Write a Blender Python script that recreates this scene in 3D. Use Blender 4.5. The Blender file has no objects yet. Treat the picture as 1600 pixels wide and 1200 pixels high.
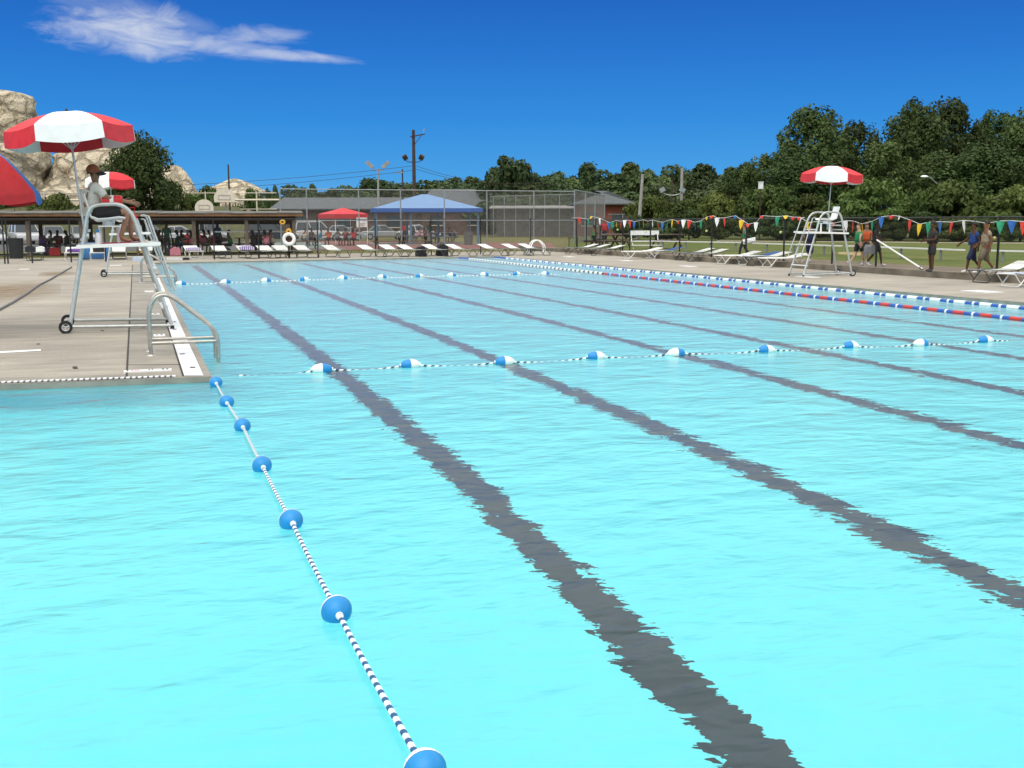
import bpy, bmesh, math, random
import numpy as np
from mathutils import Vector, Matrix, noise
R=math.radians; PI=math.pi
random.seed(7)
S=bpy.context.scene
col=S.collection
# ------------------------------------------------------------------ camera model (photo is 1600 x 1200)
F=1700.0; PITCH=0.14794; ROLL=-0.00176; YAW=0.33272; H=1.75; WZ=-0.06
cy,sy,cp,sp=math.cos(YAW),math.sin(YAW),math.cos(PITCH),math.sin(PITCH)
RV=Vector((cy,-sy,0)); FH=Vector((sy,cy,0)); UZ=Vector((0,0,1))
FV=FH*cp-UZ*sp; UV=FH*sp+UZ*cp
cr,sr=math.cos(ROLL),math.sin(ROLL)
CAMR=RV*cr+UV*sr; CAMU=UV*cr-RV*sr
CAMP=Vector((0,0,H))
def ray(px,py):
    return FV+CAMR*((px-800)/F)-CAMU*((py-600)/F)
def G(px,py,z=0.0):
    d=ray(px,py); t=(z-H)/d.z
    return CAMP+d*t
def P(px,py,dist):
    return CAMP+ray(px,py)*dist
def zat(b,py):
    v=Vector((b[0],b[1],H))-CAMP
    a=v.dot(RV)/v.dot(FV)
    bb=(py-600)/F - a*sr
    fw=v.dot(FH)
    return H-fw*(sp+bb*cp)/(cp-bb*sp)
def onX(px,X,py=380):
    d=ray(px,py); t=X/d.x
    return CAMP+d*t
def online(px,py,A,B):
    "point where the pixel's ray meets the vertical plane through A and B"
    n=Vector((B[1]-A[1],-(B[0]-A[0]),0)); d=ray(px,py)
    t=(Vector((A[0],A[1],0))-CAMP).dot(n)/d.dot(n)
    return CAMP+d*t
# ------------------------------------------------------------------ materials
MATS={}
def nodes(name):
    m=bpy.data.materials.new(name); m.use_nodes=True
    nt=m.node_tree; b=nt.nodes['Principled BSDF']
    return m,nt,b
def pm(name,c,rough=.6,var=.12,scale=6,metal=0,bump=0,bscale=None,spec=.4,coord='Object',sub=0,c2=None):
    if name in MATS: return MATS[name]
    m,nt,b=nodes(name); N=nt.nodes; L=nt.links
    tc=N.new('ShaderNodeTexCoord'); nz=N.new('ShaderNodeTexNoise')
    nz.inputs['Scale'].default_value=scale; nz.inputs['Detail'].default_value=5
    L.new(tc.outputs[coord],nz.inputs['Vector'])
    mx=N.new('ShaderNodeMix'); mx.data_type='RGBA'
    if c2 is None:
        a=[max(0,x*(1-var)) for x in c]; d=[min(1,x*(1+var)) for x in c]
    else: a,d=c,c2
    mx.inputs['A'].default_value=(*a,1); mx.inputs['B'].default_value=(*d,1)
    rp=N.new('ShaderNodeMapRange'); rp.inputs['From Min'].default_value=.3; rp.inputs['From Max'].default_value=.7
    L.new(nz.outputs['Fac'],rp.inputs['Value']); L.new(rp.outputs['Result'],mx.inputs['Factor'])
    L.new(mx.outputs['Result'],b.inputs['Base Color'])
    b.inputs['Roughness'].default_value=rough; b.inputs['Metallic'].default_value=metal
    b.inputs['Specular IOR Level'].default_value=spec
    if bump:
        n2=N.new('ShaderNodeTexNoise'); n2.inputs['Scale'].default_value=bscale or scale*4; n2.inputs['Detail'].default_value=6
        L.new(tc.outputs[coord],n2.inputs['Vector'])
        bp=N.new('ShaderNodeBump'); bp.inputs['Strength'].default_value=1; bp.inputs['Distance'].default_value=bump
        L.new(n2.outputs['Fac'],bp.inputs['Height']); L.new(bp.outputs['Normal'],b.inputs['Normal'])
    MATS[name]=m; return m
def srgb(r,g,b):
    f=lambda v:(v/255/12.92) if v<=10 else ((v/255+.055)/1.055)**2.4
    return (f(r),f(g),f(b))
M_alu=pm('brushed_aluminium',(.50,.52,.50),.38,.12,9,metal=.55)
M_steel=pm('dull_steel',(.42,.40,.36),.33,.18,14,metal=.7)
M_wpaint=pm('white_paint',(.78,.78,.75),.45,.06,4)
M_wplast=pm('white_plastic',(.80,.81,.80),.35,.05,5)
M_black=pm('black_paint',(.015,.016,.018),.5,.2,5)
M_rubber=pm('black_rubber',(.018,.018,.018),.75,.2,9)
M_dkframe=pm('dark_bronze_frame',(.035,.045,.04),.45,.2,6)
M_red=pm('red_canvas',(.60,.025,.035),.7,.12,6,bump=.004,bscale=9)
M_white=pm('white_canvas',(.80,.80,.79),.7,.06,6,bump=.006,bscale=7)
M_bluec=pm('blue_canvas',(.02,.16,.50),.65,.12,6,bump=.004,bscale=9)
M_redc=pm('deep_red_canvas',(.42,.02,.025),.7,.12,6,bump=.004,bscale=9)
M_navyc=pm('navy_canvas',(.012,.045,.12),.7,.12,6)
M_buoyblue=pm('buoy_blue',(.012,.22,.52),.42,.08,14,spec=.4)
M_buoywhite=pm('buoy_white',(.80,.79,.74),.42,.05,14)
M_laneblue=pm('lane_blue',(.015,.085,.36),.4,.12,8)
M_lanered=pm('lane_red',(.50,.035,.03),.4,.12,8)
M_wood=pm('weathered_wood',(.14,.105,.075),.8,.3,5,bump=.004)
M_woodd=pm('dark_brown_wood',(.055,.034,.022),.8,.3,5,bump=.004)
M_fascia=pm('brown_fascia',(.16,.085,.04),.75,.25,3)
M_tar=pm('grey_felt_roof',(.13,.125,.11),.9,.25,2)
M_poleW=pm('creosote_pole',(.055,.038,.028),.85,.3,3)
M_poleG=pm('grey_pole',(.30,.29,.27),.7,.2,3)
M_shingle=pm('grey_shingles',(.085,.095,.10),.9,.22,3,bump=.02,bscale=6)
M_brick=pm('red_brick',(.25,.075,.048),.9,.2,5)
M_brownwall=pm('brown_wall',(.13,.085,.07),.9,.25,2)
M_glassd=pm('dark_window',(.03,.04,.045),.12,.1,3,spec=.6)
M_galv=pm('galvanised_tube',(.30,.33,.34),.45,.12,4,metal=.4)
M_wire=pm('grey_wire',(.22,.22,.21),.6,.2,4)
M_wireb=pm('black_wire',(.02,.022,.02),.6,.2,4)
M_cream=pm('cream_paint',(.62,.56,.44),.6,.1,3)
M_bark=pm('bark',(.075,.058,.045),.9,.35,4,bump=.02)
# leaves
def leafmat(name,c1,c2):
    m,nt,b=nodes(name); N=nt.nodes; L=nt.links
    tc=N.new('ShaderNodeTexCoord'); nz=N.new('ShaderNodeTexNoise'); nz.inputs['Scale'].default_value=.55; nz.inputs['Detail'].default_value=3
    L.new(tc.outputs['Object'],nz.inputs['Vector'])
    rp=N.new('ShaderNodeMapRange'); rp.inputs['From Min'].default_value=.35; rp.inputs['From Max'].default_value=.65
    L.new(nz.outputs['Fac'],rp.inputs['Value'])
    mx=N.new('ShaderNodeMix'); mx.data_type='RGBA'; mx.inputs['A'].default_value=(*c1,1); mx.inputs['B'].default_value=(*c2,1)
    L.new(rp.outputs['Result'],mx.inputs['Factor'])
    oi=N.new('ShaderNodeObjectInfo'); hs=N.new('ShaderNodeHueSaturation')
    mr=N.new('ShaderNodeMapRange'); mr.inputs['To Min'].default_value=.72; mr.inputs['To Max'].default_value=1.5
    mh=N.new('ShaderNodeMapRange'); mh.inputs['To Min'].default_value=.475; mh.inputs['To Max'].default_value=.515; ml_=N.new('ShaderNodeMath'); ml_.operation='FRACT'; mk_=N.new('ShaderNodeMath'); mk_.operation='MULTIPLY'; mk_.inputs[1].default_value=7.31; L.new(oi.outputs['Random'],mk_.inputs[0]); L.new(mk_.outputs[0],ml_.inputs[0]); L.new(ml_.outputs[0],mh.inputs['Value']); L.new(mh.outputs['Result'],hs.inputs['Hue'])
    L.new(oi.outputs['Random'],mr.inputs['Value']); L.new(mr.outputs['Result'],hs.inputs['Value'])
    L.new(mx.outputs['Result'],hs.inputs['Color']); L.new(hs.outputs['Color'],b.inputs['Base Color'])
    b.inputs['Roughness'].default_value=.65; b.inputs['Specular IOR Level'].default_value=.15
    tr=N.new('ShaderNodeBsdfTranslucent'); L.new(hs.outputs['Color'],tr.inputs['Color'])
    ms=N.new('ShaderNodeMixShader'); ms.inputs[0].default_value=.2
    L.new(b.outputs[0],ms.inputs[1]); L.new(tr.outputs[0],ms.inputs[2])
    L.new(ms.outputs[0],N['Material Output'].inputs['Surface'])
    return m
M_leaf=leafmat('leaf_dark',(.032,.054,.017),(.068,.102,.030))
M_leaf2=leafmat('leaf_mid',(.046,.076,.018),(.095,.13,.034))
M_leaf3=leafmat('leaf_far',(.042,.070,.026),(.078,.112,.042))
# ------------------------------------------------------------------ mesh builder
class MB:
    def __init__(s): s.v=[];s.f=[];s.m=[]
    def add(s,v,f,mi=0):
        o=len(s.v); s.v+= [tuple(p) for p in v]; s.f+=[tuple(i+o for i in q) for q in f]; s.m+=[mi]*len(f); return s
    def box(s,c,d,rz=0,mi=0,mat=None):
        x,y,z=[k/2 for k in d]
        pts=[Vector((a*x,b*y,e*z)) for a in(-1,1) for b in(-1,1) for e in(-1,1)]
        m=mat if mat is not None else Matrix.Rotation(rz,3,'Z')
        pts=[m@p+Vector(c) for p in pts]
        return s.add(pts,[(0,1,3,2),(4,6,7,5),(0,4,5,1),(2,3,7,6),(0,2,6,4),(1,5,7,3)],mi)
    def beam(s,a,b,w,h,mi=0,up=Vector((0,0,1))):
        a=Vector(a);b=Vector(b); d=(b-a); L=d.length; d.normalize()
        x=d.cross(up)
        if x.length<1e-4: x=d.cross(Vector((0,1,0)))
        x.normalize(); u=x.cross(d)
        return s.box((a+b)/2,(w,L,h),mat=Matrix((x,d,u)).transposed(),mi=mi)
    def tube(s,pts,r,n=8,mi=0,cap=True,closed=False):
        pts=[Vector(p) for p in pts]; k=len(pts); rr=r if isinstance(r,(list,tuple)) else [r]*k
        vs=[];prev=None
        for i,p in enumerate(pts):
            if closed: t=pts[(i+1)%k]-pts[i-1]
            else: t=pts[min(i+1,k-1)]-pts[max(i-1,0)]
            t.normalize()
            if prev is None:
                x=t.cross(Vector((0,0,1)))
                if x.length<1e-3: x=t.cross(Vector((0,1,0)))
            else:
                x=prev-t*prev.dot(t)
            x.normalize(); prev=x; y=t.cross(x)
            vs+=[p+(x*math.cos(2*PI*j/n)+y*math.sin(2*PI*j/n))*rr[i] for j in range(n)]
        fs=[]
        for i in range(k if closed else k-1):
            for j in range(n):
                a=i*n+j;b=i*n+(j+1)%n; i2=(i+1)%k
                fs.append((a,b,i2*n+(j+1)%n,i2*n+j))
        if cap and not closed: fs+=[tuple(range(n-1,-1,-1)),tuple((k-1)*n+j for j in range(n))]
        return s.add(vs,fs,mi)
    def lathe(s,prof,n=16,axis='Z',c=(0,0,0),mi=0,a0=0,a1=2*PI):
        full=abs(a1-a0-2*PI)<1e-6; cnt=n if full else n+1
        vs=[]
        for r,h in prof:
            for j in range(cnt):
                a=a0+(a1-a0)*j/n; p=(r*math.cos(a),r*math.sin(a),h)
                if axis=='X': p=(h,p[0],p[1])
                if axis=='Y': p=(p[1],h,p[0])
                vs.append(Vector(p)+Vector(c))
        fs=[]
        for i in range(len(prof)-1):
            for j in range(n):
                j2=(j+1)%cnt
                fs.append((i*cnt+j,i*cnt+j2,(i+1)*cnt+j2,(i+1)*cnt+j))
        return s.add(vs,fs,mi)
    def sphere(s,c,r,n=12,m=8,mi=0,sc=(1,1,1)):
        pr=[(r*math.sin(PI*i/m)+1e-5,-r*math.cos(PI*i/m)) for i in range(m+1)]
        t=MB().lathe(pr,n)
        return s.add([Vector((p[0]*sc[0],p[1]*sc[1],p[2]*sc[2]))+Vector(c) for p in t.v],t.f,mi)
    def build(s,name,mats,parent=None,smooth=False,loc=None,autosm=True):
        me=bpy.data.meshes.new(name); me.from_pydata(s.v,[],s.f); me.update()
        mats=mats if isinstance(mats,(list,tuple)) else [mats]
        for m in mats: me.materials.append(m)
        if len(mats)>1: me.polygons.foreach_set('material_index',s.m)
        o=bpy.data.objects.new(name,me); col.objects.link(o)
        if parent: o.parent=parent
        if loc is not None: o.location=loc
        if smooth:
            me.polygons.foreach_set('use_smooth',[True]*len(me.polygons))
            try: me.set_sharp_from_angle(angle=R(40))
            except Exception: pass
        return o
def tag(o,label=None,cat=None,group=None,kind=None):
    if label: o['label']=label
    if cat: o['category']=cat
    if group: o['group']=group
    if kind: o['kind']=kind
    return o
def thing(name,label,cat,loc=(0,0,0),rz=0,group=None):
    o=bpy.data.objects.new(name,None); col.objects.link(o); o.location=loc; o.rotation_euler=(0,0,rz)
    o.empty_display_size=.2
    return tag(o,label,cat,group)
def dup(root,loc,rz=0,label=None,group=None,sc=None):
    def cp_(o,par):
        c=o.copy(); col.objects.link(c)
        if par: c.parent=par
        for ch in list(o.children): cp_(ch,c)
        return c
    r=cp_(root,None); r.location=loc; r.rotation_euler=(0,0,rz)
    if sc: r.scale=sc if isinstance(sc,(tuple,list)) else (sc,)*3
    if label: r['label']=label
    if group: r['group']=group
    return r
class Proto:
    "first use moves the original, later uses copy it"
    def __init__(s,root): s.root=root; s.used=False
    def __call__(s,loc,rz=0,label=None,group=None,sc=None):
        if not s.used:
            s.used=True; r=s.root; r.location=loc; r.rotation_euler=(0,0,rz)
            if sc: r.scale=sc if isinstance(sc,(tuple,list)) else (sc,)*3
            if label: r['label']=label
            if group: r['group']=group
            return r
        return dup(s.root,loc,rz,label,group,sc)
def struct(mb,name,mat,smooth=False):
    return tag(mb.build(name,mat,smooth=smooth),kind='structure')
def arc(c,r,a0,a1,n,u,v):
    c=Vector(c);u=Vector(u);v=Vector(v)
    return [c+u*(r*math.cos(a0+(a1-a0)*i/n))+v*(r*math.sin(a0+(a1-a0)*i/n)) for i in range(n+1)]
def bend(pts,r=.1,n=5):
    "round the corners of a polyline"
    pts=[Vector(p) for p in pts]; out=[pts[0]]
    for i in range(1,len(pts)-1):
        a,b,c=pts[i-1],pts[i],pts[i+1]
        ra=min(r,(a-b).length*.49); rc=min(r,(c-b).length*.49)
        p=b+(a-b).normalized()*ra; q=b+(c-b).normalized()*rc
        for k in range(n+1):
            t=k/n; out.append(p*(1-t)**2+b*2*t*(1-t)+q*t*t)
    out.append(pts[-1]); return out
def loopfill(loops,z,name,mat):
    bm=bmesh.new(); es=[]
    for lp in loops:
        vs=[bm.verts.new((p[0],p[1],z)) for p in lp]
        es+=[bm.edges.new((vs[i],vs[(i+1)%len(vs)])) for i in range(len(vs))]
    bmesh.ops.triangle_fill(bm,use_beauty=True,edges=es)
    bmesh.ops.recalc_face_normals(bm,faces=bm.faces)
    for f in bm.faces:
        if f.normal.z<0: f.normal_flip()
    me=bpy.data.meshes.new(name); bm.to_mesh(me); bm.free(); me.materials.append(mat)
    o=bpy.data.objects.new(name,me); col.objects.link(o)
    return tag(o,kind='structure')
def ORD(i): return ['first','second','third','fourth','fifth','sixth','seventh','eighth','ninth','tenth','eleventh','twelfth','thirteenth','fourteenth','fifteenth','sixteenth','seventeenth','eighteenth','nineteenth','twentieth'][i]
# ================================================================== SETTING: pool, decks, ground
NL=G(331,589); FL=G(242,410.5); FRc=G(778,400.3)
ra=G(1100,421); rb=G(1600,466)
k=(1.2-rb.y)/(rb.y-ra.y); NR=rb+(rb-ra)*k; NR.y=1.2
fe0=G(0,601); dirf=(fe0-NL); WLx=-14.0
WL=NL+dirf*((WLx-NL.x)/dirf.x)
pool=[NL,FL,FRc,NR,Vector((WLx,1.2,0)),Vector((WLx,WL.y,0))]
pool2=[(p.x,p.y) for p in pool]
FA=G(10,412); FB=G(829,395.5)           # rear fence line
FX=24.3                                  # right fence line
fdir=(FB-FA).normalized()
FC=FA+fdir*((FX-FA.x)/fdir.x)            # fence corner
FLft=FA+fdir*((-30-FA.x)/fdir.x)
fn=Vector((-fdir.y,fdir.x,0))
KX=23.6
# concrete
def concrete():
    m,nt,b=nodes('deck_concrete'); N=nt.nodes;L=nt.links
    tc=N.new('ShaderNodeTexCoord')
    def nz(sc,det=5,vec=None,rough=.55):
        n=N.new('ShaderNodeTexNoise'); n.inputs['Scale'].default_value=sc; n.inputs['Detail'].default_value=det; n.inputs['Roughness'].default_value=rough
        L.new(vec or tc.outputs['Object'],n.inputs['Vector']); return n.outputs['Fac']
    mp=N.new('ShaderNodeMapping'); mp.inputs['Scale'].default_value=(.35,1.6,1); L.new(tc.outputs['Object'],mp.inputs['Vector'])
    r1=N.new('ShaderNodeValToRGB'); L.new(nz(.35),r1.inputs[0])
    e=r1.color_ramp.elements; e[0].position=.35;e[0].color=(.298,.276,.236,1); e[1].position=.65;e[1].color=(.385,.352,.298,1)
    m1=N.new('ShaderNodeMix'); m1.data_type='RGBA'; m1.blend_type='MULTIPLY'; m1.inputs['Factor'].default_value=.75
    r2=N.new('ShaderNodeValToRGB'); L.new(nz(2.2,8,mp.outputs[0],.65),r2.inputs[0])
    e=r2.color_ramp.elements; e[0].position=.3;e[0].color=(.62,.61,.59,1); e[1].position=.62;e[1].color=(1.08,1.06,1.03,1)
    L.new(r1.outputs[0],m1.inputs['A']); L.new(r2.outputs[0],m1.inputs['B'])
    m2=N.new('ShaderNodeMix'); m2.data_type='RGBA'; m2.blend_type='MULTIPLY'; m2.inputs['Factor'].default_value=.6
    r3=N.new('ShaderNodeValToRGB'); L.new(nz(22,4),r3.inputs[0])
    e=r3.color_ramp.elements; e[0].position=.3;e[0].color=(.8,.8,.8,1); e[1].position=.6;e[1].color=(1.05,1.05,1.05,1)
    L.new(m1.outputs['Result'],m2.inputs['A']); L.new(r3.outputs[0],m2.inputs['B'])
    L.new(m2.outputs['Result'],b.inputs['Base Color']); b.inputs['Roughness'].default_value=.85; b.inputs['Specular IOR Level'].default_value=.25
    bp=N.new('ShaderNodeBump'); bp.inputs['Distance'].default_value=.004; L.new(nz(60,3),bp.inputs['Height']); L.new(bp.outputs[0],b.inputs['Normal'])
    return m
M_conc=concrete()
M_concg=pm('damp_grey_concrete',(.20,.185,.155),.8,.2,1.5,bump=.003,bscale=50,c2=(.30,.275,.23))
M_coping=pm('coping_concrete',(.25,.235,.20),.8,.22,4)
M_joint=pm('joint_tar',(.035,.034,.032),.9,.2,5)
M_gutter=pm('white_gutter_grate',(.72,.73,.74),.5,.05,9)
deck_out=[(-30,-6),(FX,-6),(FX,FC.y+.3),(FC.x+fn.x*.3,FC.y+fn.y*.3),(FLft.x+fn.x*.3,FLft.y+fn.y*.3)]
deck_out=[(-30,-6),(KX+.05,-6),(KX+.05,FC.y+3),(14,FA.y+fdir.y*20+5.5),(FLft.x+fn.x*9,FLft.y+fn.y*9)]
loopfill([deck_out,pool2],0.0,'pool_deck',M_conc)
far=1500
M_ground=pm('dry_grass_ground',(.10,.10,.035),.95,.3,.6,c2=(.17,.155,.06),spec=.1)
loopfill([[(-far,-300),(far,-300),(far,far),(-far,far)],[(-29,-5.5),(KX-.3,-5.5),(KX-.3,FC.y-3),(-29,FLft.y-2)]],-.03,'ground',M_ground)
# pool basin
DEP=-1.36
M_floor=pm('pool_floor_paint',(.17,.80,.86),.6,.05,.25,c2=(.20,.84,.90),spec=.2)
b=MB(); b.add([(p[0],p[1],DEP) for p in pool2],[tuple(range(len(pool2)))])
n=len(pool2)
fl=struct(b,'pool_floor',M_floor)
if fl.data.polygons[0].normal.z<0: fl.data.flip_normals()
b=MB()
M_wall=pm('pool_wall_paint',(.20,.66,.74),.6,.06,2)
for i in range(n):
    p,q=pool2[i],pool2[(i+1)%n]
    b.add([(p[0],p[1],-.09),(q[0],q[1],-.09),(q[0],q[1],DEP),(p[0],p[1],DEP)],[(0,1,2,3)])
struct(b,'pool_wall',M_wall)
b=MB()
for i in range(n):
    p,q=pool2[i],pool2[(i+1)%n]
    b.add([(p[0],p[1],0),(q[0],q[1],0),(q[0],q[1],-.09),(p[0],p[1],-.09)],[(0,1,2,3)])
struct(b,'pool_lip',M_coping)
# water
def water():
    m=bpy.data.materials.new('pool_water'); m.use_nodes=True; nt=m.node_tree; N=nt.nodes; L=nt.links
    for x in list(N): N.remove(x)
    out=N.new('ShaderNodeOutputMaterial'); g=N.new('ShaderNodeBsdfRefraction'); g.inputs['IOR'].default_value=1.333; g.inputs['Roughness'].default_value=0.0
    g.inputs['Color'].default_value=(.97,1,1,1)
    gl=N.new('ShaderNodeBsdfGlossy'); gl.inputs['Roughness'].default_value=.245; fr=N.new('ShaderNodeFresnel'); fr.inputs['IOR'].default_value=1.333
    ms=N.new('ShaderNodeMixShader'); L.new(fr.outputs[0],ms.inputs[0]); L.new(g.outputs[0],ms.inputs[1]); L.new(gl.outputs[0],ms.inputs[2])
    tc=N.new('ShaderNodeTexCoord')
    def nz(sc,det,rot=0,st=(1,1,1),rough=.5):
        mp=N.new('ShaderNodeMapping'); mp.inputs['Scale'].default_value=st; mp.inputs['Rotation'].default_value=(0,0,rot)
        L.new(tc.outputs['Object'],mp.inputs['Vector'])
        n=N.new('ShaderNodeTexNoise'); n.inputs['Scale'].default_value=sc; n.inputs['Detail'].default_value=det; n.inputs['Roughness'].default_value=rough
        n.inputs['Distortion'].default_value=.4
        L.new(mp.outputs[0],n.inputs['Vector']); return n.outputs['Fac']
    def mul(a,v):
        k=N.new('ShaderNodeMath'); k.operation='MULTIPLY'; L.new(a,k.inputs[0])
        if hasattr(v,'links'): L.new(v,k.inputs[1])
        else: k.inputs[1].default_value=v
        return k.outputs[0]
    def add(a,c):
        k=N.new('ShaderNodeMath'); k.operation='ADD'; L.new(a,k.inputs[0]); L.new(c,k.inputs[1]); return k.outputs[0]
    # breeze patches scale the small ripples
    pa=N.new('ShaderNodeMapRange'); pa.inputs['From Min'].default_value=.38; pa.inputs['From Max'].default_value=.62; pa.inputs['To Min'].default_value=.55; pa.inputs['To Max'].default_value=1.25
    L.new(nz(.12,2),pa.inputs['Value'])
    h1=mul(nz(1.1,2,.3,(1,1.25,1)),.042)
    h2=mul(nz(3.6,2,.35,(.75,1.35,1)),.0185)
    h3=mul(mul(nz(10.5,2,.3,(.7,1.4,1)),.0068),pa.outputs[0])
    hh=add(add(h1,h2),h3)
    bp=N.new('ShaderNodeBump'); bp.inputs['Strength'].default_value=1; bp.inputs['Distance'].default_value=1.0
    L.new(hh,bp.inputs['Height']); [L.new(bp.outputs[0],k_.inputs['Normal']) for k_ in (g,gl,fr)]; L.new(ms.outputs[0],out.inputs['Surface'])
    return m
b=MB(); b.add([(p[0],p[1],WZ) for p in pool2],[tuple(range(n))])
w=struct(b,'water',water())
if w.data.polygons[0].normal.z<0: w.data.flip_normals()
# lane lines on the floor: pixel traces -> where the refracted ray meets the floor
def floorhit(px,py):
    p=G(px,py,WZ); d=(p-CAMP).normalized(); ch=math.hypot(d.x,d.y)/1.333
    hd=Vector((d.x,d.y,0)).normalized(); t=(WZ-DEP)*ch/math.sqrt(1-ch*ch)
    return Vector((p.x,p.y,0))+hd*t
M_line=pm('black_line_paint',(.022,.038,.047),.6,.15,3)
LT=[((1185,1190),(850,870),(530,580)),((1590,945),(1080,700),(640,500)),((1590,720),(1040,550),(640,440)),((1590,620),(1000,490)),((1590,574),)]
lx=[]
for tr in LT:
    pts=[floorhit(*q) for q in tr]; lx.append(sum(p.x for p in pts)/len(pts))
lx=lx[:4]+[lx[3]+2.3,lx[3]+4.5,lx[3]+6.6]
for i,x in enumerate(lx):
    b=MB(); y0=1.8; y1=FL.y+(FRc.y-FL.y)*(x-FL.x)/(FRc.x-FL.x)-1.4
    xf=FL.x+(x-NL.x)*(FRc.x-FL.x)/(19.2-NL.x) if True else x
    pts=[]
    for j in range(13):
        t=j/12; y=y0+(y1-y0)*t; xx=x+(xf-x)*max(0,(t-.15)/.85)**1.3
        pts+=[(xx-.15,y,DEP+.004),(xx+.15,y,DEP+.004)]
    b.add(pts,[(2*j,2*j+1,2*j+3,2*j+2) for j in range(12)])
    b.add([(xf-.5,y1,DEP+.008),(xf+.5,y1,DEP+.008),(xf+.5,y1+.28,DEP+.008),(xf-.5,y1+.28,DEP+.008)],[(0,1,2,3)])
    struct(b,'lane_line',M_line)
# left deck edge: grey band, white gutter grate, coping, joint
def sheet(name,quad,z,mat,kind='structure'):
    b=MB(); b.add([(p[0],p[1],z) for p in quad],[tuple(range(len(quad)))])
    o=b.build(name,mat)
    if o.data.polygons[0].normal.z<0: o.data.flip_normals()
    return tag(o,kind=kind)
A0,A1=G(198,588.7),G(207,413.5); B0,B1=G(288,588.2),G(231.5,413); C0,C1=G(318,588.2),G(239,413)
nl=lambda p,q,t: p+(q-p)*t
D0=NL+(WL-NL)*((A0.x-NL.x)/(WL.x-NL.x))+Vector((0,.06,0))
sheet('deck_edge_band',[A0,B0,B1,A1],.004,M_concg)
b=MB()
gs=260
for i in range(gs):
    t0,t1=i/gs,(i+.93)/gs
    p,q,r_,s_=nl(B0,B1,t0),nl(C0,C1,t0),nl(C0,C1,t1),nl(B0,B1,t1)
    b.add([(v.x,v.y,.012) for v in (p,q,r_,s_)],[(0,1,2,3)])
b.add([(v.x,v.y,.007) for v in (B0,C0,C1,B1)],[(0,1,2,3)])
tag(b.build('gutter_grate',M_gutter),'long white gutter grate along the left pool edge','grate')
sheet('pool_coping',[C0,NL,FL,C1],.004,M_coping)
wet0=NL+Vector((0,.004,0)); wx=Vector((-14,WL.y+.004,0))
sheet('wet_deck_strip',[wet0,wet0+Vector((-.05,.5,0)),Vector((-14,WL.y+.55,0)),wx],.003,M_concg)
b=MB(); b.beam(A0+Vector((0,0,.006)),A1+Vector((0,0,.006)),.022,.004); 
for t in (.03,.17,.36,.6):
    p=nl(A0,A1,t); b.beam(p+Vector((0,0,.006)),nl(B0,B1,t)+Vector((0,0,.006)),.015,.004)
b.beam(B0+Vector((-.012,0,.006)),B1+Vector((-.012,0,.006)),.02,.004)
struct(b,'deck_joint',M_joint)
m_,nt_,bs_=nodes('rust_stain'); N_=nt_.nodes; L_=nt_.links
tc_=N_.new('ShaderNodeTexCoord'); gr=N_.new('ShaderNodeTexGradient'); gr.gradient_type='SPHERICAL'; mp_=N_.new('ShaderNodeMapping'); mp_.inputs['Location'].default_value=(-1,-1,0); mp_.inputs['Scale'].default_value=(2,2,0)
L_.new(tc_.outputs['Generated'],mp_.inputs['Vector']); nn_=N_.new('ShaderNodeTexNoise'); nn_.inputs['Scale'].default_value=2.5; nn_.inputs['Detail'].default_value=6; L_.new(tc_.outputs['Object'],nn_.inputs['Vector'])
L_.new(mp_.outputs[0],gr.inputs[0]); mm_=N_.new('ShaderNodeMath'); mm_.operation='MULTIPLY'; L_.new(gr.outputs['Fac'],mm_.inputs[0]); L_.new(nn_.outputs['Fac'],mm_.inputs[1])
m2_=N_.new('ShaderNodeMath'); m2_.operation='MULTIPLY'; m2_.use_clamp=True; L_.new(mm_.outputs[0],m2_.inputs[0]); m2_.inputs[1].default_value=1.1; L_.new(m2_.outputs[0],bs_.inputs['Alpha'])
bs_.inputs['Base Color'].default_value=(.23,.145,.065,1); bs_.inputs['Roughness'].default_value=.9
for (xa,xb,ya,yb) in ((-60,95,476,440),(60,120,432,424)):
    sheet('deck_stain',[G(xa,ya),G(xb,ya),G(xb,yb),G(xa,yb)],.0025,m_)
b=MB(); random.seed(5)
for t_,s_ in ((.06,.3),(.10,.75),(.16,.4),(.2,.62),(.24,.2),(.31,.55),(.42,.4),(.02,.6)):
    q=nl(B0,B1,t_)+(nl(C0,C1,t_)-nl(B0,B1,t_))*s_; b.box((q.x,q.y,.017),(.035,.06,.008),rz=random.uniform(0,3))
for q in (G(160,517),G(224,513),G(118,576),G(117,574),G(60,538)): b.box((q.x,q.y,.006),(.05,.04,.006),rz=random.uniform(0,3))
tag(b.build('leaf_litter',M_joint),kind='stuff')
# dashed overflow grate on the front edge of the deck
b=MB(); e=(WL-NL).normalized(); nn=Vector((-e.y,e.x,0)); nn=nn if nn.y>0 else -nn
o0=NL+e*.42
for i in range(int(13/.062)):
    p=o0+e*(.062*i)+nn*.11
    b.box((p.x,p.y,.011),(.036,.085,.014),rz=math.atan2(e.y,e.x))
tag(b.build('overflow_grate',M_gutter),'row of white slotted grate bars along the front deck edge','grate')
b=MB(); b.beam(o0+nn*.11+Vector((0,0,.006)),o0+e*13+nn*.11+Vector((0,0,.006)),.10,.003)
struct(b,'overflow_channel',M_joint)
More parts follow.
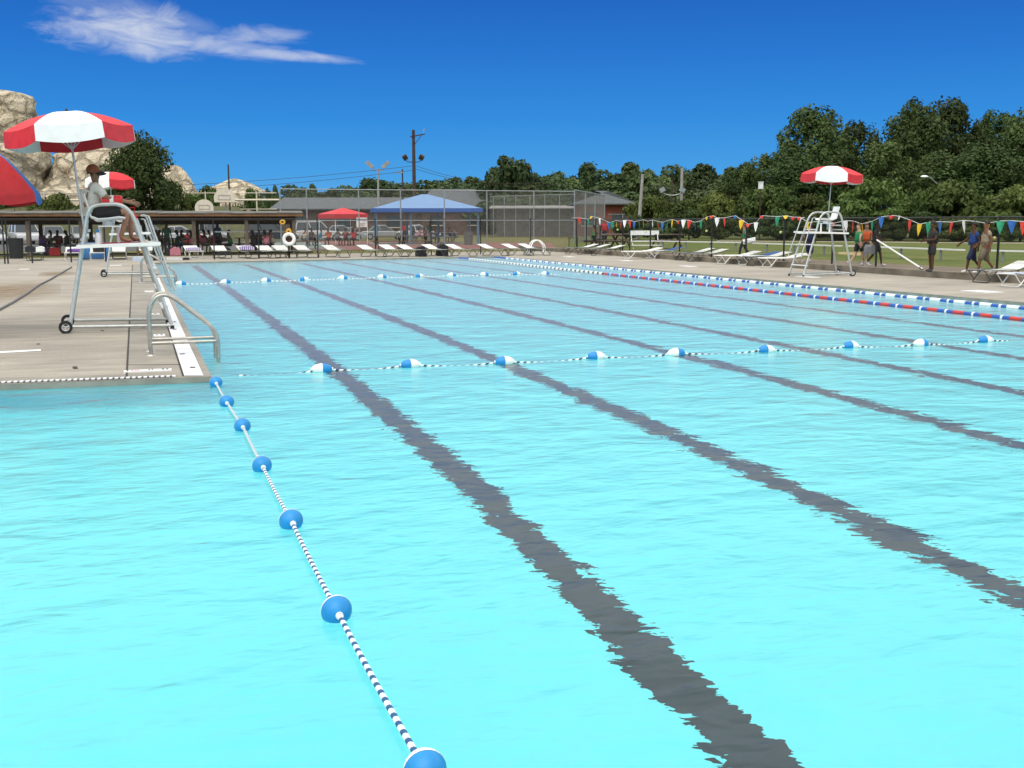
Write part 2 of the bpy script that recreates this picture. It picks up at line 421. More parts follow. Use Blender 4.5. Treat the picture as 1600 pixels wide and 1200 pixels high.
# hose and painted line and markers
hp=[G(-6,488),G(20,474),G(42,460),G(60,447),G(78,438),G(95,428),G(112,418)]
b=MB(); b.tube([Vector((p.x,p.y,.022)) for p in hp],.028,8)
tag(b.build('hose',pm('grey_hose',(.13,.125,.12),.6,.1,5),smooth=True),'dark grey hose lying diagonally across the left deck','hose')
sheet('painted_line',[G(-8,552.8),G(64,548.6),G(64,546.2),G(-8,549.8)],.005,M_wpaint)
M_tile=pm('white_tile',(.75,.75,.73),.35,.05,20)
M_mark=pm('tile_mark_black',(.05,.05,.05),.6,.1,9); M_markr=pm('tile_mark_red',(.55,.16,.16),.6,.1,9)
def tile(px,py,w,d,label,marks=(),zz=0.0):
    p=G(px,py); t=thing('depth_marker_tile',label,'tile',(p.x,p.y,zz),0,'white marker tiles set in the deck')
    MB().box((0,0,.009),(w,d,.018)).build('tile_plate',M_tile,t)
    for (x,y,ww,dd,c) in marks:
        MB().box((x*w,y*d,.02),(ww*w,dd*d,.006)).build('tile_mark',M_markr if c else M_mark,t)
    return t
tile(231,580.5,.54,.15,'long white deck marker strip with red and black marks by the pool corner',
     ((-.42,0,.03,.4,0),(-.32,.02,.05,.12,1),(-.25,.02,.035,.16,1),(-.2,-.05,.03,.3,1),(.03,0,.035,.3,0),(.10,.15,.03,.25,0),(.32,.1,.05,.3,0),(.41,.05,.045,.3,0)))
tile(249,525,.17,.28,'white deck marker tile beside the tall chair foot',((-.22,0,.14,.2,0),(.2,.1,.18,.2,0)))
tile(243,491.7,.15,.22,'white deck marker tile just beyond the tall chair foot',((0,.1,.3,.16,0),))
tile(233,456,.22,.35,'white deck marker tile behind the tall chair front leg')
tile(38,421,.35,.4,'small white tile alone on the far left deck')
tile(181,415,.45,.4,'white tile on the far end of the left deck')
for i,(px,py,l) in enumerate([(889,401.3,'white skimmer plate near the lane rope ends on the far right edge'),(978,407.5,'white skimmer plate in front of the blue sling lounger'),(1075,416.5,'white skimmer plate in front of the black framed loungers'),(1262,433,'white skimmer plate at the foot of the right lifeguard chair'),(1534,456,'white skimmer plate at the right edge of the deck in front of the strapped lounger')]):
    tile(px,py,.35 if i<4 else .55,.9,l)
# kerb wall + field on the right
M_kerb=pm('mossy_kerb',(.12,.105,.075),.9,.3,2,c2=(.24,.21,.16),bump=.01,bscale=20)
FZ=.2
b=MB(); b.box((KX+.2,28,FZ/2),(.4,78,FZ+.01)); 
tag(b.build('kerb_wall',M_kerb),'low stained concrete kerb wall under the right fence','kerb wall')
M_field=pm('field_grass',(.075,.115,.024),.95,.3,.35,c2=(.155,.155,.05),spec=.1)
b=MB(); q_=P(912,346,1400); b.add([(KX+.4,-11,FZ-.01),(far,-11,FZ-.01),(far,far,FZ-.01),(q_.x,q_.y,FZ-.01),(KX+.4,FC.y+1,FZ-.01),(KX+.4,-11,-.1),(KX+.4,FC.y+1,-.1),(q_.x,q_.y,-.1)],[(0,1,2,3,4),(5,0,4,6),(6,4,3,7)]); struct(b,'grass_field',M_field)
M_dirt=pm('bare_dirt',(.13,.10,.07),.95,.2,1.2,c2=(.22,.175,.125))
b=MB(); b.add([(KX+.4,-10,FZ-.004),(27.2,-10,FZ-.004),(26.6,22,FZ-.004),(26.4,48,FZ-.004),(KX+.4,66,FZ-.004)],[(0,1,2,3,4)]); struct(b,'dirt_strip',M_dirt)
M_sand=pm('pale_track',(.34,.30,.22),.95,.15,.8)
sheet('field_track',[G(1120,376.8,FZ),G(1600,380.5,FZ),G(1600,378.8,FZ),G(1120,375.6,FZ)],FZ-.003,M_sand)
sheet('sand_patch',[G(1310,397,FZ),G(1345,399.5,FZ),G(1345,394.5,FZ),G(1310,393.5,FZ)],FZ-.003,pm('dry_patch',(.34,.27,.12),.95,.2,1))
# courts behind the rear fence
M_clay=pm('red_court',(.20,.085,.07),.9,.15,.8); M_court=pm('grey_green_court',(.17,.20,.185),.9,.15,.6)
def off(px,py,z=0): p=G(px,py,z); return p
sheet('court',[off(384,389.5),off(540,389.5),off(500,378),off(380,378)],.006,M_court)
sheet('red_court',[off(440,390.5),off(560,390.5),off(870,388),off(860,379.5),off(600,377.5),off(450,375.5)],.003,M_clay)
M_asph=pm('parking_asphalt',(.085,.085,.08),.9,.2,.7)
sheet('parking_lot',[off(-300,394),off(380,390.5),off(470,378),off(590,371),off(590,364),off(-300,364)],-.022,M_asph)
M_bank=pm('weedy_bank',(.055,.062,.022),.95,.35,.5,c2=(.10,.10,.04),bump=.15,bscale=3)
b=MB()
rows=[(0,0),(6,1.9),(12,3.3),(20,3.6),(60,3.4)]
xs=np.linspace(-420,440,40)
for (dd,zz) in rows:
    for x_ in xs:
        p=P(x_,346,100+dd); fade=min(1,max(0,(440-x_)/70))
        b.v.append((p.x,p.y,-.03+(zz+.25*noise.noise(Vector((x_*.03,dd*.2,0))))*fade if zz else -.03))
for i in range(len(rows)-1):
    for j in range(39): b.f.append((i*40+j,i*40+j+1,(i+1)*40+j+1,(i+1)*40+j)); b.m.append(0)
struct(b,'grass_bank',M_bank,smooth=True)
#@@PART2
# ================================================================== FLOATS AND ROPES
def ropemat(name,c1,c2,period):
    m,nt,b=nodes(name); N=nt.nodes; L=nt.links
    tc=N.new('ShaderNodeTexCoord'); s=N.new('ShaderNodeSeparateXYZ'); L.new(tc.outputs['Object'],s.inputs[0])
    a=N.new('ShaderNodeMath'); a.operation='ARCTAN2'; L.new(s.outputs[2],a.inputs[0]); L.new(s.outputs[1],a.inputs[1])
    k=N.new('ShaderNodeMath'); k.operation='MULTIPLY_ADD'; L.new(s.outputs[0],k.inputs[0]); k.inputs[1].default_value=2*PI/period; L.new(a.outputs[0],k.inputs[2])
    sn=N.new('ShaderNodeMath'); sn.operation='SINE'; L.new(k.outputs[0],sn.inputs[0])
    g=N.new('ShaderNodeMath'); g.operation='GREATER_THAN'; L.new(sn.outputs[0],g.inputs[0]); g.inputs[1].default_value=.15
    mx=N.new('ShaderNodeMix'); mx.data_type='RGBA'; mx.inputs['A'].default_value=(*c1,1); mx.inputs['B'].default_value=(*c2,1)
    L.new(g.outputs[0],mx.inputs['Factor']); L.new(mx.outputs['Result'],b.inputs['Base Color']); b.inputs['Roughness'].default_value=.8
    bp=N.new('ShaderNodeBump'); bp.inputs['Distance'].default_value=.004; L.new(sn.outputs[0],bp.inputs['Height']); L.new(bp.outputs[0],b.inputs['Normal'])
    return m
M_rope=ropemat('striped_rope',(.78,.78,.74),(.016,.085,.22),.072)
M_rope2=ropemat('striped_rope_dark',(.78,.80,.80),(.012,.03,.07),.10)
def make_float(L_,r_):
    t=thing('pool_float','x','float')
    h=L_/2
    pr=[(r_*.17,-h),(r_*.30,-h+.004),(r_*.55,-h*.86),(r_*.80,-h*.60),(r_*.95,-h*.28),(r_,0)]
    MB().lathe(pr,24,'X').build('blue_half',M_buoyblue,t,smooth=True)
    MB().lathe([(a,-b_) for a,b_ in pr[::-1]],24,'X').build('white_half',M_buoywhite,t,smooth=True)
    MB().lathe([(r_*1.004,-.004),(r_*1.012,0),(r_*1.004,.004)],24,'X').build('seam',M_buoywhite,t,smooth=True)
    for s in(-1,1): MB().lathe([(.004,s*(h+.012)),(r_*.24,s*(h+.010)),(r_*.26,s*h),(r_*.2,s*(h-.01))],14,'X').build('end_collar',M_wplast,t,smooth=True)
    return t
pf=Proto(make_float(.145,.072)); pf2=Proto(make_float(.25,.07)); pf3=Proto(make_float(.30,.085))
def rope(label,fl,mat,proto,labels,group,lift,endA,endB,sag,flip=None,rr=.0125):
    pts=[endA]+fl+[endB]; a=pts[0]
    d=(endB-endA); ang=math.atan2(d.y,d.x)
    t=thing('float_rope',label,'rope',(a.x,a.y,WZ),ang)
    M=Matrix.Rotation(-ang,3,'Z')
    loc=[M@(p-a) for p in pts]
    for i in range(len(loc)-1):
        p,q=loc[i],loc[i+1]
        z0=.006 if i==0 else lift; z1=.006 if i==len(loc)-2 else lift
        line=[]
        for k in range(13):
            u=k/12; line.append((p.x+(q.x-p.x)*u,p.y+(q.y-p.y)*u,z0+(z1-z0)*u-sag*4*u*(1-u)))
        # each span keeps its own origin on the rope axis so the twist runs round it
        o=MB().tube([(x-p.x,y-p.y-(q.y-p.y)*((x-p.x)/max(1e-6,q.x-p.x)),z_) for x,y,z_ in line],rr,8).build('rope_span',mat,t,smooth=True)
        o.location=(p.x,p.y,0); o.rotation_euler=(0,0,math.atan2(q.y-p.y,q.x-p.x))
        s=math.hypot(q.x-p.x,q.y-p.y)/max(1e-6,q.x-p.x); o.scale=(s,1,1)
    for i,p in enumerate(fl):
        fa=ang+(PI if (flip and flip[i]) else 0)
        f=proto((p.x,p.y,WZ+lift*.9),fa,labels[i],group)
        f.rotation_euler=(R(random.uniform(0,360)),0,fa+R(random.uniform(-3,3)))
px1=[(337.5,603),(354.5,634),(379,672),(409.5,735),(455,823),(526,966),(664,1220)]
fl=[G(x,y,WZ) for x,y in px1]
# straight rope: keep the floats on one line in plan
xa=NL+Vector((.0,-.05,0))
lab=['blue float nearest the deck corner on the rope running towards the viewer','second float from the deck corner on the near lengthwise rope, small and blue','third blue float from the deck corner on the near lengthwise rope','middle one of the seven blue floats on the near lengthwise rope','fifth float from the deck corner, big and blue, on the near lengthwise rope','largest fully visible blue float, left of the black lane line in front','white topped blue float cut off by the bottom edge of the photo']
rope('blue and white twisted rope with seven floats running from deck corner towards the viewer',fl,M_rope,pf,lab,'floats on the lengthwise rope',.042,xa,G(720,1330,WZ),.012,[1]*7)
px2=[(503,580.5),(641,573.5),(788,568.5),(931,560.5),(1057,555),(1197,550),(1329,543.5),(1439,540),(1539,534.5)]
fl=[G(x,y,WZ) for x,y in px2]
lab=['leftmost float of the near crosswise rope, white left half over a black lane line']+['%s float from the left on the near crosswise rope, %s half on its left'%(ORD(i),c) for i,c in zip(range(1,9),['blue','blue','blue','white','blue','blue','white','blue'])]
rope('dark flecked rope with nine floats crossing the pool at the near end',fl,M_rope2,pf2,lab,'floats on the near crosswise rope',.035,fl[0]+(fl[0]-fl[1])*.9,fl[-1]+(fl[-1]-fl[-2])*1.5,.045,[c!='blue' for c in ['white','blue','blue','blue','white','blue','blue','white','blue']],.011)
px3=[(283,445),(353,442.5),(416,440),(475,438.5),(536,436),(597,434.5),(655,433),(706,431.5),(757,430.5),(807,429.5),(852,429)]
fl=[G(x,y,WZ) for x,y in px3]
cs=['white','white','white','blue','white','white','blue','white','white','blue','white']
lab=['%s float from the left on the far crosswise rope, %s half on its left'%(ORD(i),c) for i,c in enumerate(cs)]
rope('thin white rope with eleven small floats crossing the far part of the pool',fl,ropemat('striped_rope_pale',(.82,.84,.84),(.25,.30,.33),.14),pf3,lab,'floats on the far crosswise rope',.04,G(264,446,WZ),fl[-1]+(fl[-1]-fl[-2])*1.2,.04,[c!='blue' for c in cs],.014)
# lane ropes
def lane_rope(label,A,B,pattern,group=None):
    d=B-A; L_=d.length; ang=math.atan2(d.y,d.x)
    t=thing('lane_rope',label,'lane rope',(A.x,A.y,WZ+.018),ang)
    MB().tube([(0,0,0),(L_,0,0)],.008,6).build('cable',M_laneblue,t)
    cache={}
    x=0
    for (n_,segs,gap) in pattern:
        for _ in range(n_):
            for (mat,ln,r_) in segs:
                if x+ln>L_: return t
                if mat:
                    key=(mat.name,ln,r_)
                    if key not in cache:
                        m=MB(); k=max(2,int(ln/.07)); pr=[]
                        for j in range(k):
                            u0=ln*j/k; u1=ln*(j+1)/k; pr+=[(r_*.82,u0+.004),(r_,u0+.012),(r_,u1-.012),(r_*.82,u1-.004)]
                        m.lathe([(.01,0)]+pr+[(.01,ln)],10,'X'); o=m.build('lane_float',mat,t,smooth=False); cache[key]=o; o.location=(x,0,0)
                    else:
                        o=cache[key].copy(); col.objects.link(o); o.parent=t; o.location=(x,0,0)
                x+=ln
            x+=gap
    return t
rA0=G(690,400.6,WZ); rA0=FRc+(FL-FRc)*.075+Vector((0,-.2,0))
rA1=G(1640,487,WZ); a=G(787,404.5,WZ); b_=G(1100,434.5,WZ); c_=G(1600,483.5,WZ)
dA=(c_-b_).normalized(); A=c_-dA*((c_-a).length)
wA=M_wplast; 
lane_rope('outer lane rope of white and blue floats nearest the right deck',A-dA*2,c_+dA*2.5,[(3,[(M_laneblue,.6,.05)],.02),(52,[(wA,.34,.048),(M_laneblue,.20,.042),(None,.03,0),(wA,.06,.05),(M_laneblue,.16,.042)],.0)])
a=G(712,405.8,WZ); b_=G(1100,446,WZ); c_=G(1600,501.5,WZ); m_=G(935,429.5,WZ)
dB=(c_-b_).normalized(); st=c_-dB*((c_-a).length)
nA=(c_-m_).length
n1=int(((c_-a).length-nA)/.42)
lane_rope('inner lane rope with a white and dark far end and red and blue near end',st-dB*2,c_+dB*2.5,[(3,[(M_laneblue,.6,.05)],.02),(n1,[(wA,.24,.052),(M_black,.13,.045)],.05),(60,[(M_lanered,.30,.046),(M_laneblue,.22,.043),(wA,.05,.05),(M_laneblue,.18,.043)],.0)])
# ================================================================== UMBRELLAS AND LIFEGUARD CHAIRS
def panels(R_,ztop,zrim,val,n,off,k,bulge=.06,valmat=None,scallop=0,th=.006):
    "one canopy panel (index k) as thin cloth with a hanging valance"
    m=MB(); NS,NR=9,7
    grid=[]
    a0=off+2*PI*k/n; a1=a0+2*PI/n
    p0=Vector((math.cos(a0),math.sin(a0),0)); p1=Vector((math.cos(a1),math.sin(a1),0))
    for i in range(NR+1):
        u=i/NR; row=[]
        for j in range(NS):
            s=j/(NS-1); p=(p0*(1-s)+p1*s)*R_*u
            zz=ztop-(ztop-zrim)*(u**1.35)+bulge*math.sin(PI*u)-.03*u*u*math.sin(PI*s)
            row.append(Vector((p.x,p.y,zz)))
        grid.append(row)
    for q in (.33,.66,1.):
        row=[]
        for j in range(NS):
            s=j/(NS-1); p=grid[NR][j]; o=p.copy(); o.z=0; 
            row.append(p+o.normalized()*(.015*q+.012*math.sin(7*s+2*k)*q)-Vector((0,0,val*q*(1+scallop*math.sin(PI*s)))))
        grid.append(row)
    vs=[p for row in grid for p in row]; cnt=len(vs)
    vs2=[p-Vector((0,0,th)) if i<(NR+1)*NS else p-Vector((p.x,p.y,0)).normalized()*th for i,p in enumerate(vs)]
    fs=[]; rws=len(grid)
    for i in range(rws-1):
        for j in range(NS-1):
            a=i*NS+j; q=(a,a+1,a+NS+1,a+NS); fs.append(q); fs.append(tuple(x+cnt for x in q[::-1]))
    bord=[(i*NS,(i+1)*NS) for i in range(rws-1)]+[((i+1)*NS+NS-1,i*NS+NS-1) for i in range(rws-1)]+[((rws-1)*NS+j,(rws-1)*NS+j+1) for j in range(NS-1)]
    for a,b_ in bord: fs.append((a,b_,b_+cnt,a+cnt))
    m.add(vs+vs2,fs); return m
def make_umbrella(label,n=6,R_=1.02,H_=3.5,mats=None,off=0,val=.22,drop=.36,pole0=1.0,lean=0.0,name='patio_umbrella',scallop=.08,bulge=.07):
    t=thing(name,label,'umbrella')
    for k in range(n): panels(R_,H_-.02,H_-drop,val,n,off,k,bulge,scallop=scallop).build('canopy_panel',mats[k%len(mats)],t,smooth=True)
    MB().tube([(-lean,0,pole0),(0,0,H_-.03)],.02,10).build('pole',M_alu,t,smooth=True)
    f=MB().lathe([(.004,H_+.05),(.018,H_+.04),(.03,H_),(.02,H_-.06)],12).build('finial',M_black,t,smooth=True)
    r=MB()
    for k in range(n):
        a=off+2*PI*k/n; c_=Vector((math.cos(a),math.sin(a),0))
        for q in range(6):
            u0,u1=q/6,(q+1)/6
            zf=lambda u: H_-.045-drop*(u**1.35)+bulge*math.sin(PI*u)
            r.tube([c_*(R_*u0)+Vector((0,0,zf(u0))),c_*(R_*u1)+Vector((0,0,zf(u1)))],.008,5)
        r.tube([Vector((0,0,H_-.6)),c_*R_*.5+Vector((0,0,H_-.06-drop*.39))],.007,5)
    r.build('ribs',M_alu,t)
    return t
def make_guard_chair():
    "local: faces +X, origin on the ground at the rear wheel line, y from 0 (near) to W"
    t=thing('lifeguard_chair','x','lifeguard chair'); W=1.25; r=.031
    for y in (0,W):
        yi=.14 if y==0 else W-.14
        pts=[(.06,y,.13),(.41,yi,1.90),(.50,yi,2.03),(.92,yi,2.05),(1.09,yi,1.90),(1.62,y,.05)]
        MB().tube(bend(pts,.14,5),r,10).build('side_frame',M_alu,t,smooth=True)
        MB().tube([(.04,y,.10),(1.64,y,.07)],.026,8).build('base_rail',M_alu,t,smooth=True)
        w=MB(); w.lathe([(.060,-.02),(.095,-.024),(.105,-.012),(.105,.012),(.095,.024),(.060,.02)],20,'Y',(-.01,y-.07,.1)).build('wheel',M_rubber,t,smooth=True)
        h=MB().lathe([(.061,-.012),(.052,-.012),(.052,.012),(.061,.012)],20,'Y',(-.01,y-.07,.1))
        for q in range(3):
            a=q*2*PI/3+.4; h.beam((-.01,y-.07,.1),(-.01+.055*math.cos(a),y-.07,.1+.055*math.sin(a)),.014,.018,up=Vector((0,1,0)))
        h.lathe([(.02,-.03),(.02,.05)],10,'Y',(-.01,y-.07,.1)).build('wheel_hub',M_wplast,t)
        MB().lathe([(.001,0),(.03,0),(.034,.06),(.03,.07)],10,'Z',(1.62,y,0)).build('rubber_foot',M_rubber,t,smooth=True)
        MB().tube([(1.70,y+(.05 if y==0 else -.05),.62),(1.34,yi,1.85),(1.25,yi,1.87)],.016,7).build('grab_handle',M_alu,t,smooth=True)
    MB().beam((.22,-.02,1.37),(1.50,-.02,1.41),.07,.055).build('platform_rail',M_wpaint,t); MB().beam((.22,W+.02,1.37),(1.50,W+.02,1.41),.07,.055).build('platform_rail',M_wpaint,t)
    MB().box((.95,W/2,1.375),(1.02,W-.10,.03)).build('foot_platform',M_wpaint,t)
    for x,z_ in ((.30,1.48),(1.20,1.49)):
        MB().tube([(x,.08,z_),(x,W-.08,z_)],.02,8).build('crossbar',M_alu,t,smooth=True)
    for i in range(3):
        z_=.36+.33*i; x=1.62-(z_-.05)*.24; yy=.02+.07*(z_/2)
        MB().box((x-.02,W/2,z_),(.11,W-2*yy,.03)).build('step',M_wpaint,t)
    MB().tube([(.04,0,.10),(.04,W,.10)],.022,8).build('axle',M_alu,t,smooth=True)
    # moulded seat shell
    prof=[(x_-.13,z_) for x_,z_ in [(1.12,1.80),(1.02,1.815),(.85,1.79),(.70,1.78),(.60,1.82),(.545,1.92),(.51,2.08),(.475,2.22)]]
    s=MB(); vs=[];cnt=9
    for (x,z_) in prof:
        for j in range(cnt):
            u=(j/(cnt-1)-.5)*2; e=.04*u*u; vs.append(Vector((x+ (e if z_>1.85 else 0),W/2+u*.25,z_+(e if z_<1.9 else 0))))
    k=len(vs); nv=[v+Vector((-.012,0,-.022)) for v in vs]; fs=[]
    for i in range(len(prof)-1):
        for j in range(cnt-1):
            a=i*cnt+j; q=(a,a+1,a+cnt+1,a+cnt); fs+=[q,tuple(x+k for x in q[::-1])]
    L_=len(prof)
    for i in range(L_-1):
        for a,b_ in ((i*cnt,(i+1)*cnt),((i+1)*cnt+cnt-1,i*cnt+cnt-1)): fs.append((a,b_,b_+k,a+k))
    for j in range(cnt-1): fs.append((j+1,j,j+k,j+1+k)); a=(L_-1)*cnt+j; fs.append((a,a+1,a+1+k,a+k))
    s.add(vs+nv,fs).build('seat',M_wplast,t,smooth=True)
    p=MB(); p.tube([(.72,W/2,1.77),(.72,W/2,1.70)],.09,10); p.box((.73,W/2,1.69),(.34,.40,.02)); p.tube([(.59,W/2,1.68),(.59,W/2,1.40)],.028,8); p.tube([(.87,W/2,1.68),(.87,W/2,1.40)],.028,8)
    p.build('seat_post',M_wplast,t,smooth=True)
    MB().tube([(.42,.14,1.62),(.42,W-.14,1.62)],.022,8).build('rear_brace',M_alu,t,smooth=True)
    MB().lathe([(.03,1.44),(.032,1.52)],10,'Z',(.36,.30,0)).build('pole_clamp',M_steel,t,smooth=True)
    return t
pc=Proto(make_guard_chair())
rw=[M_white,M_red]
umb=make_umbrella('x',6,1.04,3.50,[M_red,M_white],0,.25,.27,1.2,.12,bulge=.05)
pu=Proto(umb)
c1=G(104,521); c1.y+=.06
ch1=pc((c1.x,c1.y,0),R(1.5),'tall metal lifeguard chair on the left deck with the guard sitting in it')
def loc_at(ch,l): return Matrix.Translation(ch.location)@Matrix.Rotation(ch.rotation_euler.z,4,'Z')@Vector(l)
def put_umb(px,py,base,label,leanv=None):
    d=(base-CAMP).dot(FV); p=P(px,py,d); 
    u=pu((p.x,p.y,p.z-3.50),0,label,'red and white umbrellas over the lifeguard chairs')
    return u
b1=loc_at(ch1,(.36,.30,1.5)); u1=put_umb(104,174,b1,'red and white panelled umbrella above the guard on the left tall chair')
u1.rotation_euler=(0,R(-2.6),R(102-90+19)); 
pt=u1.location.copy()
def fix_top(u,px,py,base):
    d=(base-CAMP).dot(FV); want=P(px,py,d); bpy.context.view_layer.update()
    u.location=want-u.rotation_euler.to_matrix()@Vector((0,0,3.5))
def aim(u,base,px,py,spin):
    "tilt the pole so it runs from the clamp on the chair to the canopy top seen in the photo"
    d=(base-CAMP).dot(FH); rr_=ray(px,py); top=CAMP+rr_*(d/rr_.dot(FH)); ax=(top-base).normalized()
    q=Vector((0,0,1)).rotation_difference(ax); m=q.to_matrix()@Matrix.Rotation(spin,3,'Z')
    u.rotation_euler=m.to_euler(); u.location=top-m@Vector((0,0,3.5))
for ch in u1.children:
    if ch.name.startswith('pole'):
        me=ch.data
        for v in me.vertices:
            if v.co.z<2: v.co.x+=.12; v.co.z=v.co.z+.25
def facing(x,y): return math.atan2(-y,-x)
SP=lambda b: facing(b.x,b.y)-PI/6-PI/3
aim(u1,b1,104,174,SP(b1)); u1.scale=(.93,.93,1)
c2=G(163,433)
ch2=pc((c2.x,c2.y+.05,0),R(1),'second tall lifeguard chair farther back on the left deck, mostly hidden')
b2=loc_at(ch2,(.36,.30,1.5)); u2=pu((0,0,0),0,'farther red and white umbrella showing red behind the seated guard','red and white umbrellas over the lifeguard chairs'); aim(u2,b2,171,268,SP(b2)-R(32)); u2.scale=(.82,.82,1)
# right chair faces the pool (-X)
c3=G(1330,432); f3=G(1243,431.5)
ang=math.atan2(f3.y-c3.y,f3.x-c3.x); ang=R(180)
c3b=G(1322,431.5)
ch3=pc((c3b.x+.22,c3b.y+.75,0),R(176),'empty tall lifeguard chair on the right deck facing the pool',None,(1.10,.72,1.0))
b3=Matrix.Translation(ch3.location)@Matrix.Rotation(R(176),4,'Z')@Vector((.36,.45,1.50)); d3=(ch3.location-CAMP).dot(FH)+.0; r3=ray(1293,352); b3=CAMP+r3*(d3/r3.dot(FH)); u3=pu((0,0,0),0,'red and white umbrella over the empty chair on the right deck','red and white umbrellas over the lifeguard chairs'); aim(u3,b3,1301,259,SP(b3))
# big red and blue beach umbrella at the left edge
bu=make_umbrella('large domed red and blue beach umbrella cut off by the left edge of the photo',8,1.45,2.92,[M_bluec,M_redc],0,.14,.70,.02,0,'beach_umbrella',.25,.30)
p_=P(-84,346,17.0); bu.location=(p_.x,p_.y,0); bu.rotation_euler=(0,0,R(-23))
st=MB().lathe([(.001,.06),(.24,.06),(.26,.0),(.001,0)],20).build('umbrella_base',M_black,bu)
# ================================================================== GRAB RAILS
def make_rails():
    t=thing('pool_handrail','x','handrail'); r=.025
    for y in (0,.52):
        pts=[(0,y,0),(0,y,.62),(.10,y,.80),(.26,y,.80),(.80,y,.30),(.80,y,-.55)]
        MB().tube(bend(pts,.16,6),r,10).build('rail',M_steel,t,smooth=True)
        MB().tube([(.005,y,.165),(.795,y,.165)],r*.9,10).build('crossbar',M_steel,t,smooth=True)
        MB().lathe([(.001,.022),(.055,.02),(.07,.004),(.07,.003)],14,'Z',(0,y,0)).build('base_plate',M_steel,t,smooth=True)
    return t
pr_=Proto(make_rails())
g=G(236,556); pr_((g.x,g.y,0),R(0),'near pair of stainless steel handrails arching over the left pool edge','handrails on the left pool edge',(1.08,1,1))
g=G(222,442); pr_((g.x,g.y,0),R(0),'farther pair of stainless handrails beyond the tall chair','handrails on the left pool edge',(1.2,1.3,1))
g=G(212,407); pr_((g.x-.4,g.y,0),R(0),'small farthest handrail near the far left pool corner','handrails on the left pool edge',(1.2,1,1))
# white ladder at the far right corner
def make_ladder():
    t=thing('pool_ladder','white tubular pool ladder rails at the far right corner','ladder')
    for y in (0,.55):
        MB().tube(bend([(0,y,0),(.30,y,.74),(.62,y,.80),(.92,y,.5),(.92,y,-.5)],.16,6),.03,8).build('rail',M_wpaint,t,smooth=True)
        MB().tube([(.0,y,.06),(.92,y,.06)],.024,8).build('base_bar',M_wpaint,t,smooth=True)
    for z_ in (.16,-.2): MB().box((.92,.275,z_),(.08,.55,.03)).build('step',M_wpaint,t)
    return t
l=make_ladder(); g=G(824,398.5); l.location=(g.x,g.y,0); l.rotation_euler=(0,0,R(-10)); l.scale=(1.05,1,1)
# ================================================================== LOUNGERS
M_strapb=pm('blue_sling',(.02,.09,.30),.6,.15,6)
M_strapw=pm('white_vinyl_strap',(.80,.80,.74),.45,.06,5)
def make_lounger(label,frame,strap,back=25,cover=True):
    "local: head towards +Y, length 1.9, origin on the ground at the centre"
    t=thing('sun_lounger',label,'sun lounger'); w=.31; zs=.36
    hb=.30; b0=.30; bl=.66; a=R(back)
    hy=b0+bl*math.cos(a); hz=zs+bl*math.sin(a)
    MB().tube(bend([(-w,b0+.05,zs),(-w,-.95,zs),(w,-.95,zs),(w,b0+.05,zs)],.08),.018,7).build('seat_frame',frame,t,smooth=True)
    MB().tube(bend([(-w,b0,zs),(-w,hy,hz),(w,hy,hz),(w,b0,zs)],.08),.018,7).build('back_frame',frame,t,smooth=True)
    for y,sl in ((-.62,-.16),(.42,.16)):
        MB().tube(bend([(-w,y-sl,zs),(-w,y+sl,.016),(w,y+sl,.016),(w,y-sl,zs)],.09),.017,7).build('leg_frame',frame,t,smooth=True)
        for s in(-1,1): MB().tube([(s*w,y+sl*2.0,zs),(s*w,y+sl*.6,.10)],.013,6).build('leg_strut',frame,t,smooth=True)
    s=MB(); n_=20
    for i in range(n_):
        y=-.90+(b0+.86)*i/(n_-1); s.box((0,y,zs+.012-.03*math.sin(PI*i/(n_-1))),(2*w+.05,.048,.012))
    s.build('seat_straps',strap,t)
    s=MB(); n2=10; up=Matrix.Rotation(a,3,'X')
    for i in range(n2):
        u=.05+(bl-.07)*i/(n2-1); s.box((0,b0+u*math.cos(a)-.02*math.sin(a),zs+u*math.sin(a)+.016),(2*w+.05,.05,.012),mat=up)
    s.build('back_straps',strap,t)
    return t
lw=Proto(make_lounger('x',M_dkframe,M_strapw,19)); lwf=Proto(make_lounger('x',M_wpaint,M_strapw,19))
lf=Proto(make_lounger('x',M_dkframe,M_strapw,14)); lff=Proto(make_lounger('x',M_wpaint,M_strapw,13)); lfb=Proto(make_lounger('x',M_wpaint,M_strapb,12))
gr_='white strap loungers lined up along the rear fence'
rear=[(55,407,0,'dark framed lounger at the far left under dark and white towels',lw),(114,406.5,0,'white legged lounger with a purple towel at the left rear fence',lwf),(153,406.5,0,'white legged lounger with a black bag on it and blue board behind',lwf),(187,405,0,'white strap lounger seen end on below the tall chair platform',lw),(229,403,0,'lounger behind the tall chair leg with a cream towel hung on it',lw),
(303,403.5,8,'white legged lounger with a purple patterned towel',lwf),(347,403.6,10,'white strap lounger between the purple towel and the striped towel loungers',lw),(388,403.6,12,'lounger with a striped purple and white towel',lw),(421,403.4,16,'left lounger of the pair to the left of the white life ring',lw),(447,403,18,'lounger directly below the white life ring',lw),(480,402.6,20,'white lounger just left of the black post at the end of the shelter',lw),(527,402.2,24,'white lounger standing alone below the red canopy',lw),(583,401.4,30,'white lounger below the slanted basketball post',lw),(618,401,30,'white lounger below the left end of the blue shelter',lw),(646,401,32,'white lounger below the near picnic tables, beside a black bag',lw),(686,400.6,32,'white lounger with a black bag on its right side below the man in green',lw),(724,400.2,36,'white lounger below the right half of the blue shelter',lw),(774,399.6,36,'white lounger just right of the blue shelter',lw),(812,399.2,38,'white lounger left of the white pool ladder',lw),(838,398.8,38,'white lounger behind the white pool ladder',lw)]
TOW=[]
for i,(px,py,sk,l,pr) in enumerate(rear):
    g=G(px,py); 
    # head to the fence, foot to the pool, turned a little to the right
    o=pr((g.x,g.y+.15,0),R(sk*.9),l,gr_); TOW.append(o)
